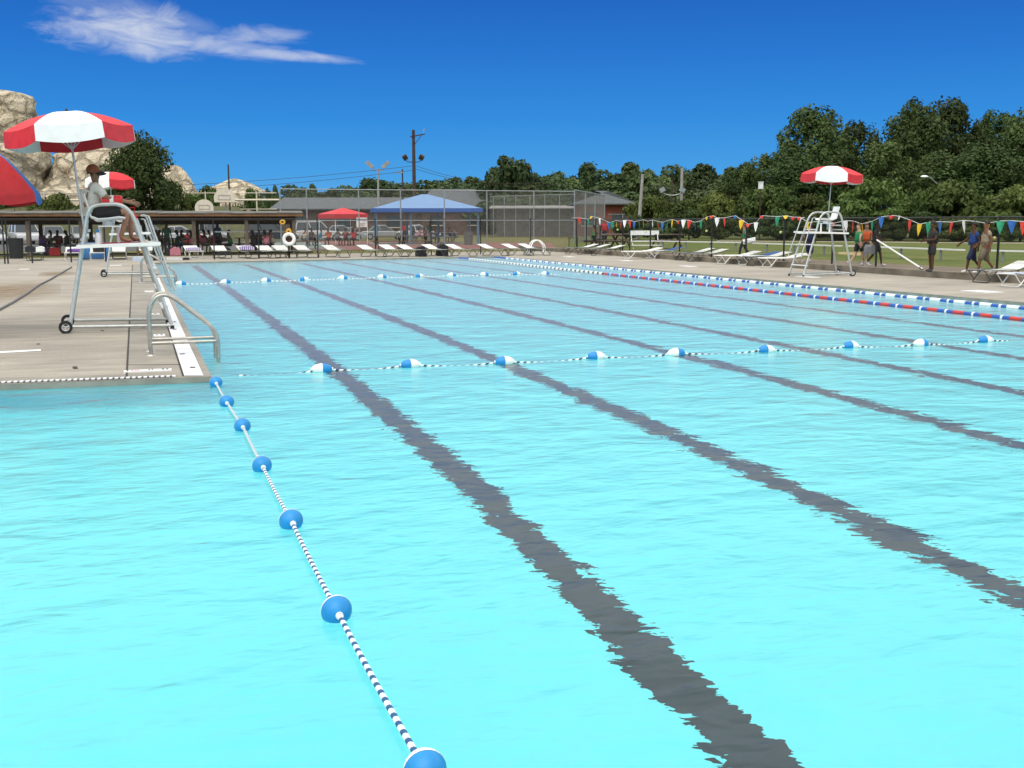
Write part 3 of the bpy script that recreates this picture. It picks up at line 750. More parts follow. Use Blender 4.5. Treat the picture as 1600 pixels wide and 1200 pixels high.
gr2='loungers on the right deck'
right=[(907,396.8,lf,'farthest white lounger on the right deck by the fence corner',90),(926,397.3,lf,'second white lounger from the fence corner on the right deck',90),(948,399.2,lf,'third white lounger from the fence corner, with a low raised head',90),(1003,404.5,lff,'white framed lounger with blue one behind, in front of the white bench',92),(1036,403,lfb,'blue sling lounger with white frame by the long white bench',90),(1083,406.5,lf,'first white lounger right of the blue sling one',90),(1103,408.5,lf,'second white lounger right of the blue sling one',90),(1152,412.5,lff,'white framed lounger in front of the walker in green and black',91),(1185,413.2,lfb,'blue sling lounger between white ones left of the right lifeguard chair',90),(1198,415,lf,'dark framed white lounger behind the one next to the right lifeguard chair',90),(1224,417.5,lff,'white lounger whose head reaches the legs of the right lifeguard chair',91),(1564,441,lw,'dark framed strap lounger at the right edge of the photo',88),(1612,447.5,lfb,'blue sling lounger cut off by the right edge of the photo',88)]
for px,py,pr,l,an in right:
    g=G(px,py); pr((g.x,g.y,0),R(-an),l,gr2)
# towels and bags lying on loungers
def cloth(name,label,cat,c,dx,dy,mat,seed=0,rz=0,h=.05,z=.40,fold=.03):
    m=MB(); n_=9; random.seed(seed)
    top=[[Vector(((i/(n_-1)-.5)*dx,(j/(n_-1)-.5)*dy,h*(1-.3*((i/(n_-1)-.5)*2)**2)+fold*noise.noise(Vector((i*.7,j*.7,seed*3.1)))+fold)) for j in range(n_)] for i in range(n_)]
    vs=[p for r in top for p in r]; k=len(vs); fs=[]
    for i in range(n_-1):
        for j in range(n_-1):
            a=i*n_+j; q=(a,a+n_,a+n_+1,a+1); fs+=[q,tuple(x+k for x in q[::-1])]
    ed=[(i*n_,(i+1)*n_) for i in range(n_-1)]+[((n_-1)*n_+j,(n_-1)*n_+j+1) for j in range(n_-1)]+[((i+1)*n_+n_-1,i*n_+n_-1) for i in range(n_-1)]+[(j+1,j) for j in range(n_-1)]
    for a,b_ in ed: fs.append((b_,a,a+k,b_+k))
    m.add(vs+[Vector((p.x,p.y,0)) for p in vs],fs)
    o=m.build(name,mat,smooth=True); o.location=(c.x,c.y,z); o.rotation_euler=(0,0,rz); tag(o,label,cat); return o
def on(o,x,y): return Matrix.Translation(o.location)@Matrix.Rotation(o.rotation_euler.z,4,'Z')@Vector((x,y,0))
def stripes(name,c1,c2,sc):
    m,nt,b=nodes(name); N=nt.nodes;L=nt.links; tc=N.new('ShaderNodeTexCoord'); wv=N.new('ShaderNodeTexWave'); wv.inputs['Scale'].default_value=sc; wv.inputs['Distortion'].default_value=1
    L.new(tc.outputs['Object'],wv.inputs['Vector']); mx=N.new('ShaderNodeMix'); mx.data_type='RGBA'; mx.inputs['A'].default_value=(*c1,1); mx.inputs['B'].default_value=(*c2,1)
    L.new(wv.outputs['Fac'],mx.inputs['Factor']); L.new(mx.outputs['Result'],b.inputs['Base Color']); b.inputs['Roughness'].default_value=.9; return m
M_tw1=stripes('purple_towel',(.75,.72,.8),(.16,.08,.34),3.2); M_dark=pm('dark_cloth',(.02,.02,.025),.9,.3,7)
cloth('towel','dark towel heaped on the far left lounger','towel',on(TOW[0],-.2,.2),.4,.9,M_dark,1,h=.25)
cloth('towel','white towel bundled on the right of the far left lounger','towel',on(TOW[0],.25,.0),.35,.6,M_wplast,2,h=.22)
cloth('towel','purple towel on the white legged lounger left of the tall chair','towel',on(TOW[1],0.08,.0),.6,1.0,pm('purple_cloth',(.16,.07,.30),.9,.2,5),3,h=.10)
cloth('gym_bag','black gym bag lying on the lounger in front of the blue board','bag',on(TOW[2],.05,.1),.5,.5,M_dark,4,h=.28,fold=.06)
cloth('towel','purple and white patterned towel on a white legged lounger','towel',on(TOW[5],0,.0),.66,1.3,M_tw1,5,h=.10)
cloth('towel','striped purple and white towel covering the lounger left of the pink shirt','towel',on(TOW[7],0,.2),.64,1.1,M_tw1,6,h=.16,z=.42)
cloth('gym_bag','black bag lying behind the loungers left of the man in green','bag',on(TOW[14],.75,.2),.5,.4,M_dark,7,h=.4,z=0,fold=.08)
cloth('gym_bag','black bag set against the lounger just right of the man in green','bag',on(TOW[15],.62,.35),.55,.45,M_dark,8,h=.5,z=0,fold=.1)
g=G(226,399); o=thing('beach_towel','cream towel with a yellow hem hanging behind the tall chair leg','towel',(g.x,g.y,0),0)
m=MB(); m.v=[]; 
vs=[];fs=[]
for i in range(7):
    for j in range(5):
        vs.append((-.22+.44*i/6+(.05*(1-j/4)),.03*math.sin(i*1.7),.22+.62*j/4))
k=len(vs); vs+= [(x,y+.02,z_) for x,y,z_ in vs]
for i in range(6):
    for j in range(4):
        a=i*5+j; q=(a,a+5,a+6,a+1); fs+=[q,tuple(x+k for x in q[::-1])]
MB().add(vs,fs).build('towel_cloth',pm('cream_cloth',(.70,.63,.42),.9,.1,5),o); MB().box((0,.01,.19),(.46,.05,.12)).build('yellow_hem',pm('yellow_cloth',(.75,.42,.03),.9,.1,5),o)
g=G(203,405.5); o=thing('kickboard','blue panel standing upright behind the lounger with the black bag','board',(g.x-1.6,g.y+1.0,0),0)
MB().box((0,0,.42),(1.3,.06,.78)).build('panel',pm('sky_blue_board',(.06,.22,.52),.6,.1,3),o); MB().box((0,.09,.02),(1.2,.25,.04)).build('foot',M_black,o)
g=G(216,407.8); cloth('cap','small pale blue cap left on the deck at the pool end','cap',g,.5,.4,pm('pale_blue_cloth',(.45,.55,.66),.9,.1,5),9,h=.16,z=.0)
g=G(273,406.3); cloth('towel','white towel dropped on the far deck edge','towel',g,.7,.4,M_wplast,10,h=.07,z=.0)
g=G(290,406); cloth('sandal','dark sandals left by the white towel on the far deck edge','sandals',g,.35,.3,M_dark,11,h=.07,z=.0)
g=G(248,407); cloth('sandal','dark sandals left on the deck left of the white towel','sandals',g,.5,.3,M_dark,12,h=.06,z=.0)
# ================================================================== FENCES
def chainlink(m,A,B,z0,z1,sp_,r):
    d=B-A; L_=d.length; d.normalize(); hh=z1-z0; nrm=Vector((-d.y,d.x,0))*r
    x=-hh
    while x<L_:
        for s in (1,-1):
            xa,xb=x,x+hh; za,zb=(z0,z1) if s>0 else (z1,z0)
            if xa<0: za=za+(zb-za)*(0-xa)/hh; xa=0
            if xb>L_: zb=za+(zb-za)*(L_-xa)/(xb-xa) if xb>xa else zb; xb=L_
            if xb-xa<.02: continue
            p=A+d*xa; q=A+d*xb; p=Vector((p.x,p.y,za)); q=Vector((q.x,q.y,zb))
            t_=(q-p).normalized(); w_=t_.cross(nrm.normalized())*r; nn=nrm if s>0 else -nrm
            vs=[p+w_,p-w_*.5+nn,p-w_*.5-nn,q+w_,q-w_*.5+nn,q-w_*.5-nn]
            m.add(vs,[(0,1,4,3),(1,2,5,4),(2,0,3,5)])
        x+=sp_
def fence(name,label,A,B,posts,z0,z1,pm_,wm,pr=.03,rails=(1,),sp_=.09,wr=.0022,cat='fence',mesh=True,extra=None):
    t=thing(name,label,cat,(A.x,A.y,0)); o=Vector((A.x,A.y,0))
    for p in posts:
        q=p-o; MB().tube([(q.x,q.y,z0),(q.x,q.y,z1+.05)],pr,8).build('fence_post',pm_,t,smooth=True)
    for h in rails:
        zz=z0+(z1-z0)*h; MB().tube([Vector((0,0,zz)),Vector((B.x-A.x,B.y-A.y,zz))],pr*.7,8).build('fence_rail',pm_,t,smooth=True)
    if mesh:
        m=MB(); chainlink(m,Vector((0,0,0)),Vector((B.x-A.x,B.y-A.y,0)),z0+.03,z1,sp_,wr); m.build('chain_link',wm,t)
    return t
M_blkpost=pm('black_post',(.014,.015,.016),.5,.2,4)
ZT=zat(online(600,399,FA,FB),342.3)
pp=[online(x,400,FA,FC) for x in (7,12,50,111,165,240,335,405,497,587,674,751,829)]
p0=online(-60,400,FA,FC)
fence('rear_fence','black chain link fence along the rear of the pool deck',p0,FC,[p0]+pp,0,ZT,M_blkpost,M_wireb,.032,(1,))
# right fence with corner posts
fy=[onX(x,FX) for x in (916,930.5,937.5,973,984,1016,1062,1112,1166,1225,1301,1370,1458,1560)]
ZR=1.86
rp_=[Vector((FX,p.y,0)) for p in fy]+[Vector((FX,18,0)),Vector((FX,14,0))]
RA=Vector((FX,FC.y,0)); RB=Vector((FX,10,0))
fence('right_fence','black chain link fence along the right deck carrying the pennants',RA,RB,rp_+[RA+Vector((0,-.1,0))],FZ,ZR,M_blkpost,M_wireb,.035,(1,))
for i,(px,py,l) in enumerate([(965,359,'pale ball at the far end of the right fence'),(1009,362,'pale ball stuck in the fence above the white bench'),(1104,361,'pale ball stuck in the fence left of the walker in green and black'),(1220,363,'pale ball stuck in the fence left of the right lifeguard chair'),(1366,368.5,'pale ball stuck in the fence at the dark clothed pair'),(1554,372,'pale ball stuck in the fence at the far right')]):
    p=onX(px,FX,py); MB().sphere((0,0,0),.052,10,8).build('tennis_ball',pm('tennis_ball_felt',(.62,.66,.25),.9,.1,20),smooth=True,loc=p); tag(bpy.context.scene.objects[-1] if False else [x for x in col.objects if x.name.startswith('tennis_ball')][-1],l,'tennis ball','pale balls stuck in the right fence')
# pennants
PM={'r':pm('pennant_red',(.62,.045,.03),.6,.1,5),'w':pm('pennant_white',(.80,.79,.77),.6,.05,5),'b':pm('pennant_blue',(.03,.13,.42),.6,.1,5),'g':pm('pennant_green',(.015,.26,.13),.6,.1,5),'y':pm('pennant_yellow',(.78,.50,.02),.6,.1,5)}
c6=[(260,345,'r',0),(340,358,'g',0),(370,332,'y',1),(440,348,'w',0),(485,368,'r',0),(520,385,'b',0),(550,380,'g',0),(590,368,'y',0),(632,375,'r',0),(665,365,'w',0),(710,368,'r',0),(750,378,'b',0),(795,370,'g',0),(830,362,'y',0),(870,375,'r',1),(912,365,'w',0),(957,375,'r',0),(1003,385,'b',0),(1048,368,'g',0),(1090,360,'y',0),(1137,375,'r',1),(1190,362,'w',0),(1243,368,'r',0),(1290,385,'b',0),(1345,370,'g',0),(1395,338,'y',1),(1450,325,'r',1),(1490,345,'w',0),(1553,345,'r',0)]
c8=[(195,180,'b',1),(260,225,'y',0),(330,268,'r',1),(410,250,'w',0),(470,180,'r',1),(635,190,'g',0),(720,180,'y',1),(800,195,'r',1),(865,195,'r',1),(957,250,'y',0),(1050,240,'g',0),(1135,240,'b',1),(1220,258,'r',1),(1340,232,'w',0),(1420,235,'r',0)]
c9=[(100,235,'y',0),(195,212,'g',0),(280,170,'b',0),(380,158,'r',1),(450,165,'w',1),(545,200,'r',0),(635,238,'y',0),(725,220,'g',0),(825,215,'b',0),(932,220,'r',0),(1040,203,'w',0),(1142,212,'r',0),(1258,230,'y',0),(1385,208,'g',0),(1490,206,'b',0),(1595,215,'r',0)]
fl_=[(860+x/5.714,280+y/5.714,c,k) for x,y,c,k in c6]+[(1120+x/6.667,310+y/6.667,c,k) for x,y,c,k in c8]+[(1330+x/5.926,310+y/5.926,c,k) for x,y,c,k in c9]
XP=FX-.06
pts=[onX(x,XP,y) for x,y,c,k in fl_]
pen=thing('pennant_string','string of red, white, blue, green and yellow pennants along the right fence','bunting',(XP,pts[0].y,0)); oo=Vector((XP,pts[0].y,0))
cord=[p-oo for p in pts]
MB().tube([cord[0]+Vector((0,1.2,.0))]+cord+[cord[-1]+Vector((0,-1.5,-.1))],.008,5).build('cord',M_wplast,pen)
random.seed(3)
for p,(x,y,c,k) in zip(pts,fl_):
    q=p-oo; w_=.125; h_=.40 if not k else .17
    tw=random.uniform(-.6,.6); dx=Vector((math.sin(tw)*w_,math.cos(tw)*w_,0)); sw=Vector((random.uniform(-.05,.05),random.uniform(-.05,.05),-h_))
    if k: sw=sw+Vector((-.05,random.uniform(-.1,.1),.03))
    nrm=Vector((-.004,0,0)); mid=q+sw*.5+Vector((random.uniform(-.04,.04),0,0))
    vs=[q-dx,q+dx,q+dx*.5+sw*.5+Vector((-.02,0,0)),q+sw,q-dx*.5+sw*.5+Vector((.015,0,0))]
    k5=[v+nrm for v in vs]
    MB().add(vs+k5,[(0,1,2,4),(4,2,3),(6,5,9,7),(7,9,8),(0,4,9,5),(4,3,8,9),(2,1,6,7),(3,2,7,8),(1,0,5,6)]).build('pennant',PM[c],pen)
# gate panel at the corner
g=G(820,394); 
b=thing('low_gate','low black framed gate panel at the fence corner','gate',(g.x,g.y,0)); 
gA=online(889,388,FA,FC); gB=online(902,388,FA,FC)
b.location=(gA.x,gA.y,0); v=gB-gA
MB().tube([(0,0,.05),(0,0,.85),(v.x,v.y,.85),(v.x,v.y,.05)],.025,6).build('gate_frame',M_blkpost,b); m=MB(); chainlink(m,Vector((0,0,0)),v,.05,.85,.09,.003); m.build('chain_link',M_wireb,b)
# tall court fence behind
TA=G(481,388.5); TB=G(897,384.5); zt=zat(G(627,387),297)
tp=[online(x,386,TA,TB) for x in (440,481,562,627,695,761,834,897)]
fence('court_fence','tall galvanised court fence behind the shelters with a high top rail',tp[0],tp[-1],tp,0,zt,M_galv,M_wire,.045,(1,.475),.16,.004)
TC=G(944,378)
tq=[online(x,380,tp[-1],TC) for x in (914,929,944)]
fence('court_fence','short return of tall galvanised fence with three posts at the court corner',tp[-1],TC,tq,0,zt+.1,M_galv,M_wire,.055,(1,),.16,.004)
BA=P(766,346,128);BB=P(896,346,118)
bt=zat(Vector((BA.x,BA.y,0)),307)
bp_=[online(x,360,BA,BB) for x in (771,788,806,828,851,874)]
fence('ball_field_backstop','far galvanised backstop fence in front of the low brown building',Vector((BA.x,BA.y,0)),Vector((BB.x,BB.y,0)),[Vector((p.x,p.y,0)) for p in bp_],0,bt,M_galv,M_wire,.04,(1,),.3,.008)
FAR1=Vector((P(950,346,112).x,P(950,346,112).y,0)); FAR2=Vector((P(1640,346,92).x,P(1640,346,92).y,0))
fp_=[online(x,350,FAR1,FAR2) for x in (973,1035,1071,1131,1200,1287,1394,1500,1600)]
fence('field_fence','distant grey field fence in front of the hedge and trees',FAR1,FAR2,fp_,FZ,2.5,M_wire,M_wire,.04,(1,),.25,.005)
# bank rail fence
KA=P(-60,346,113);KB=P(432,346,113)
t=thing('rail_fence','pale rail fence with thin top wire along the weedy bank','fence',(KA.x,KA.y,0)); v=Vector((KB.x-KA.x,KB.y-KA.y,0))
for x in (-20,69,158,239,321,401):
    p=online(x,310,KA,KB); MB().tube([(p.x-KA.x,p.y-KA.y,2.2),(p.x-KA.x,p.y-KA.y,4.9)],.07,8).build('fence_post',M_cream,t,smooth=True)
for z_,r_,a,b_ in ((4.75,.04,-60,432),(4.05,.10,88,275),(4.05,.10,365,436),(3.1,.035,-60,432)):
    p=online(a,310,KA,KB); q=online(b_,310,KA,KB); MB().tube([(p.x-KA.x,p.y-KA.y,z_),(q.x-KA.x,q.y-KA.y,z_)],r_,8).build('fence_rail',M_cream,t,smooth=True)
#@@
# ================================================================== TABLES, BENCHES
def make_table(label,top,legm,cat='picnic table'):
    "local: long axis X (1.8 m), origin on the ground"
    t=thing('picnic_table',label,cat)
    m=MB()
    for i in range(5): m.box((0,-.30+.15*i,.74),(1.8,.14,.04))
    m.build('table_top',top,t)
    for s in(-1,1):
        m=MB(); m.box((0,s*.68,.44),(1.8,.13,.04)); m.box((0,s*.83,.44),(1.8,.13,.04)); m.build('bench_seat',top,t)
    for s in(-1,1):
        m=MB(); m.beam((s*.62,-.55,.0),(s*.62,.22,.72),.05,.09); m.beam((s*.67,.55,.0),(s*.67,-.22,.72),.05,.09); m.beam((s*.72,-.88,.40),(s*.72,.88,.40),.05,.09); m.build('leg_frame',legm,t)
    return t
tw=Proto(make_table('x',M_wood,M_woodd)); tg=Proto(make_table('x',M_galv,M_galv))
gt='picnic tables around the courts'
for px,py,pr,l,an in [(250,396,tw,'wooden picnic table under the brown roof behind the man in dark green',14),(325,395,tw,'wooden picnic table under the brown roof behind the seated green shirt',14),(395,394.5,tw,'wooden picnic table under the brown roof by the pink shirted person',14),(100,397,tw,'wooden picnic table under the left end of the brown roof',14),(475,389,tw,'wooden picnic table just right of the brown roof shelter',14),
    (607,389,tw,'dark legged picnic table left of centre in front of the blue shelter',14),(648,388.6,tw,'dark legged picnic table in front of the man in green and white',14),(660,379.5,tg,'grey metal picnic table inside the blue shelter, left one',16),(696,379.2,tg,'grey metal picnic table inside the blue shelter, right one',16)]:
    g=G(px,py); pr((g.x,g.y,0),R(an-18),l,gt,1.15)
for px,py,l,an in [(1042,388,'dark wooden picnic table on the grass behind the long white bench',20),(1085-140,389,'wooden picnic table beyond the fence corner, left one',30),(962,386,'wooden picnic table beyond the fence corner, right one',20)]:
    g=G(px,py,FZ); tw((g.x,g.y,FZ-.01),R(an-20),l,gt,1.1)
# bench with back beyond the fence
def bench(name,label,A,B,z=FZ,h=.45,w=.28,posts=5,mat=M_wplast,cat='bench'):
    t=thing(name,label,cat,(A.x,A.y,z-.01),0,'long white benches along the field'); v=Vector((B.x-A.x,B.y-A.y,0))
    MB().beam((0,0,h),(v.x,v.y,h),w,.05).build('bench_seat',mat,t)
    for i in range(posts):
        u=(i+.5)/posts; MB().tube([(v.x*u,v.y*u,0),(v.x*u,v.y*u,h-.03)],.05,8).build('bench_leg',M_galv,t)
    return t
bench('long_bench','long white backless bench behind the blue sling lounger',G(1018,388.5,FZ),G(1170,392.5,FZ),posts=4)
bench('long_bench','long white backless bench running behind the right lifeguard chair',G(1178,393.5,FZ),G(1312,399.5,FZ),posts=3)
bench('long_bench','long white backless bench behind the green shirted and dark clothed pair',G(1326,399.5,FZ),G(1503,408.5,FZ),posts=3)
bench('long_bench','long white backless bench at the far right beside the man in khaki',G(1543,409.5,FZ),G(1640,413,FZ),posts=2)
t=thing('team_bench','white bench with a high backrest at the left end of the long benches','bench',G(1008,389,FZ-.01),R(-12)); s_=1.05
for k,(y,z_) in enumerate(((0,.45),(.30,.92),(-.35,.22))): MB().box((0,y,z_),(1.75,.26 if z_<.9 else .05,.05 if z_<.9 else .26)).build(['bench_seat','backrest','foot_rail'][k],M_wplast,t)
for s in(-1,1): MB().tube([(s*.78,-.35,0),(s*.78,-.3,.2),(s*.78,.1,.45),(s*.78,.33,1.05)],.025,6).build('side_leg',M_wplast,t)
# trash cans
def bin_(label,px,py,mat,r=.3,h=.9):
    g=G(px,py); t=thing('trash_can',label,'trash can',(g.x,g.y,0))
    MB().lathe([(.001,.0),(r*.85,0),(r,h*.95),(r*1.05,h*.96),(r*1.05,h),(r*.96,h),(r*.8,.05)],18).build('barrel',mat,t,smooth=True)
    MB().lathe([(r*1.03,h*.7),(r*1.05,h*.72),(r*1.03,h*.74)],18).build('hoop',mat,t)
bin_('black trash can behind the rear fence at the far left',26,404,M_black,.36,1.0)
bin_('grey trash drum at the right end of the blue shelter',732,382.5,pm('grey_drum',(.12,.12,.11),.7,.2,4),.36,1.0)
# ================================================================== SHELTERS
FHV=FH
t=thing('picnic_shelter','long brown wooden picnic shelter with a low sloping felt roof, full of people','shelter')
SA=P(-70,346,56.5); SB=P(462,346,60.0); SA.z=SB.z=0
t.location=SA; sv=(SB-SA); sL=sv.length; sd_=sv.normalized(); t.rotation_euler=(0,0,math.atan2(sd_.y,sd_.x))
ze=zat(SB,338.5); ztop=zat(SB,333)
dp=3.6
m=MB()
for i in range(14):
    a=-.4+(sL+.8)*i/14; b_=-.4+(sL+.8)*(i+.985)/14; lift=.012*math.sin(i*2.1)
    vs=[(a,-.45,ztop+.02+lift),(b_,-.45,ztop+.02+lift),(b_,dp+.4,ztop+.16+lift),(a,dp+.4,ztop+.16+lift)]; lo=[(x,y,z_-.10) for x,y,z_ in vs]
    m.add(vs+lo,[(0,1,2,3),(7,6,5,4),(0,4,5,1),(1,5,6,2),(2,6,7,3),(3,7,4,0)])
m.build('roof',M_tar,t)
MB().box((sL/2,-.42,(ze+ztop)/2+.0),(sL+.8,.06,ztop-ze-.04)).build('fascia_board',M_fascia,t)
m=MB(); 
for i in range(22): m.beam((sL*i/21,-.3,ze-.02),(sL*i/21,dp,ze+.10),.06,.16)
m.build('rafters',M_woodd,t)
MB().box((sL/2,.0,ze-.11),(sL,.10,.20)).build('front_beam',M_woodd,t); MB().box((sL/2,dp,ze-.17),(sL,.10,.50)).build('rear_beam',M_woodd,t)
for px in (-40,45,128,216,304,386,460):
    q=online(px,380,SA,SB); u=(q-SA).dot(sd_)
    MB().box((u,0,ze/2-.1),(.19,.17,ze-.2)).build('post',M_wood,t); MB().box((u-.1,dp,ze/2),(.19,.17,ze)).build('post',M_woodd,t)
MB().box((sL/2+1,dp+.3,-.01),(sL,.1,.1)).build('sill',M_woodd,t)
u0=(online(334,380,SA,SB)-SA).dot(sd_); u1_=(online(403,380,SA,SB)-SA).dot(sd_)
MB().box(((u0+u1_)/2,1.2,zat(SB,362)),(u1_-u0,.35,.06)).build('serving_shelf',M_wplast,t)
# pipe rail behind the shelter
q0=SA+Vector((-sd_.y,sd_.x,0))*9; 
# blue shelter
BC=P(664,346,88); BC.z=0
t=thing('blue_shelter','open shelter with a pale blue hipped roof and blue posts','shelter',BC,R(-18)+R(7))
zE=zat(BC,326.5); zR=zat(BC,303.5); hw=4.3; hd=3.6
m=MB(); rg=.25
rf=[(-hw,-hd,zE),(hw,-hd,zE),(hw,hd,zE),(-hw,hd,zE),(-rg,0,zR),(rg,0,zR)]
m.add(rf+[(x,y,z_-.05) for x,y,z_ in rf],[(0,1,5,4),(1,2,5),(2,3,4,5),(3,0,4),(7,6,10,11),(8,7,11),(9,8,11,10),(6,9,10)]); m.build('roof',pm('pale_blue_roof',(.12,.23,.42),.5,.05,2),t)
m=MB()
for a,b_ in (((-hw,-hd),(hw,-hd)),((hw,-hd),(hw,hd)),((hw,hd),(-hw,hd)),((-hw,hd),(-hw,-hd))): m.beam((*a,zE-.13),(*b_,zE-.13),.05,.30)
m.build('fascia',pm('blue_fascia',(.02,.09,.32),.5,.08,2),t)
Mbp=pm('blue_post',(.10,.20,.30),.5,.12,2)
for x in (-3.95,-1.3,1.3,3.95):
    for y in (-3.2,3.2): MB().tube([(x,y,0),(x,y,zE-.1)],.085,10).build('post',Mbp,t,smooth=True)
m=MB(); m.box((0,-3.2,zE-.3),(8,.08,.12)); m.build('tie_beam',Mbp,t)
MB().box((0,0,.0),(9,7.4,.06)).build('slab',M_coping,t)
# red canopy
RC=P(536,346,84); RC.z=0; z0=zat(RC,334.5); z1=zat(RC,324.5)
t=thing('red_canopy','red pop up canopy standing beyond the red court','canopy',RC,R(-18)+R(35)); hw=1.40
m=MB(); q=[(-hw,-hw,z0),(hw,-hw,z0),(hw,hw,z0),(-hw,hw,z0),(0,0,z1)]; m.add(q+[(x,y,z_-.03) for x,y,z_ in q],[(0,1,4),(1,2,4),(2,3,4),(3,0,4),(6,5,9),(7,6,9),(8,7,9),(5,8,9)]); m.build('canopy_top',M_red,t)
for k,(a,b_) in enumerate((((-hw,-hw),(hw,-hw)),((hw,-hw),(hw,hw)),((hw,hw),(-hw,hw)),((-hw,hw),(-hw,-hw)))): MB().beam((*a,z0-.17),(*b_,z0-.17),.02,.34).build('valance',M_redc,t)
for x in(-1,1):
    for y in(-1,1): MB().tube([(x*hw*.97,y*hw*.97,0),(x*hw*.97,y*hw*.97,z0-.02)],.025,6).build('leg',M_wplast,t)
# life ring on a post
g=online(451,400,FA,FC)-fn*.12; zc=zat(g,373.5)
t=thing('life_ring','white ring buoy hanging on the rear fence post under a yellow one','life ring',(g.x,g.y,zc),R(-14))
ring=[Vector((.245*math.cos(2*PI*i/28),0,.245*math.sin(2*PI*i/28))) for i in range(28)]
MB().tube(ring,.085,12,closed=True).build('ring',M_wpaint,t,smooth=True)
for k in range(4):
    a=PI/4+k*PI/2; MB().tube([Vector((.245*math.cos(a+d_),0,.245*math.sin(a+d_))) for d_ in (-.12,0,.12)],.089,12).build('band',M_wplast,t,smooth=True)
MB().box((0,.09,-.0),(.62,.02,.05)).build('hanger',M_blkpost,t)
t=thing('rescue_post','wooden post with a brown board carrying the white ring buoy','post',(g.x,g.y+.16,0),R(-14))
MB().box((0,.03,.75),(.10,.08,1.5)).build('post',M_woodd,t); MB().box((0,.0,1.02),(.5,.03,.5)).build('board',pm('brown_board',(.20,.10,.05),.8,.2,5),t)
def ring2(label,px,py,R_,r,mat,sx=1):
    g=online(px,400,FA,FC)-fn*.1; t=thing('rescue_float',label,'rescue float',(g.x,g.y,zat(g,py)),R(-14))
    MB().tube([Vector((R_*sx*math.cos(2*PI*i/24),0,R_*math.sin(2*PI*i/24))) for i in range(24)],r,10,closed=True).build('ring',mat,t,smooth=True); MB().box((0,.06,0),(R_*2,.015,.04)).build('hanger',M_blkpost,t)
Myel=pm('yellow_float',(.62,.33,.04),.6,.12,8)
ring2('yellow orange rescue float just above the white ring buoy',451,361.5,.09,.055,Myel); ring2('small yellow ring hanging near the top of the rear fence',442,347,.08,.04,Myel,1.3)
# basketball hoops
def hoop(label,base,zc,w,h,fan,rz,lean=0,stripe=False):
    t=thing('basketball_hoop',label,'basketball hoop',(base.x,base.y,0),rz)
    if fan:
        pr=[(w/2*math.cos(a),h*math.sin(a)) for a in np.linspace(0,PI,13)]
        pts=[(x,z_*.75) for x,z_ in pr]+[(-w/2*.95,-h*.28),(w/2*.95,-h*.28)]
    else: pts=[(w/2,h/2),(-w/2,h/2),(-w/2,-h/2),(w/2,-h/2)]
    m=MB(); k=len(pts); m.add([(x,0,zc+z_) for x,z_ in pts]+[(x,.05,zc+z_) for x,z_ in pts],[tuple(range(k))[::-1],tuple(range(k,2*k))]+[(i,(i+1)%k,(i+1)%k+k,i+k) for i in range(k)])
    m.build('backboard',M_cream if fan else M_wpaint,t)
    m=MB(); s_=w*.28
    for a,b_ in (((-s_,-.1),(s_,-.1)),((s_,-.1),(s_,.25)),((s_,.25),(-s_,.25)),((-s_,.25),(-s_,-.1))): m.beam((a[0],-.01,zc+a[1]),(b_[0],-.01,zc+b_[1]),.02,.06)
    m.build('target_frame',M_poleG,t)
    MB().tube([Vector((.23*math.cos(2*PI*i/16),-.30+.23*math.sin(2*PI*i/16),zc-h*.3)) for i in range(16)],.02,6,closed=True).build('rim',pm('orange_rim',(.5,.12,.03),.5,.1,5),t)
    MB().tube([(0,.06,zc),(0,.5,zc-.3),(lean*1.0,.9,1.2),(lean*1.3,1.0,0)],.075,8).build('pole',M_poleG if not stripe else pm('scuffed_pole',(.30,.22,.20),.7,.3,3),t,smooth=True)
b0=P(320,346,100); b0.z=0; hoop('fan shaped basketball backboard seen above the shelter roof',b0,zat(b0,325),1.7,1.05,True,R(-15))
b0=P(352,346,92); b0.z=0; hoop('larger pale basketball backboard above the shelter roof',b0,zat(b0,310),1.75,1.15,True,R(-15))
b0=G(566,384); hoop('white rectangular basketball backboard on a scuffed slanted pole by the red court',b0,zat(b0,347.5),.78,.70,False,R(-15),-.55,True)
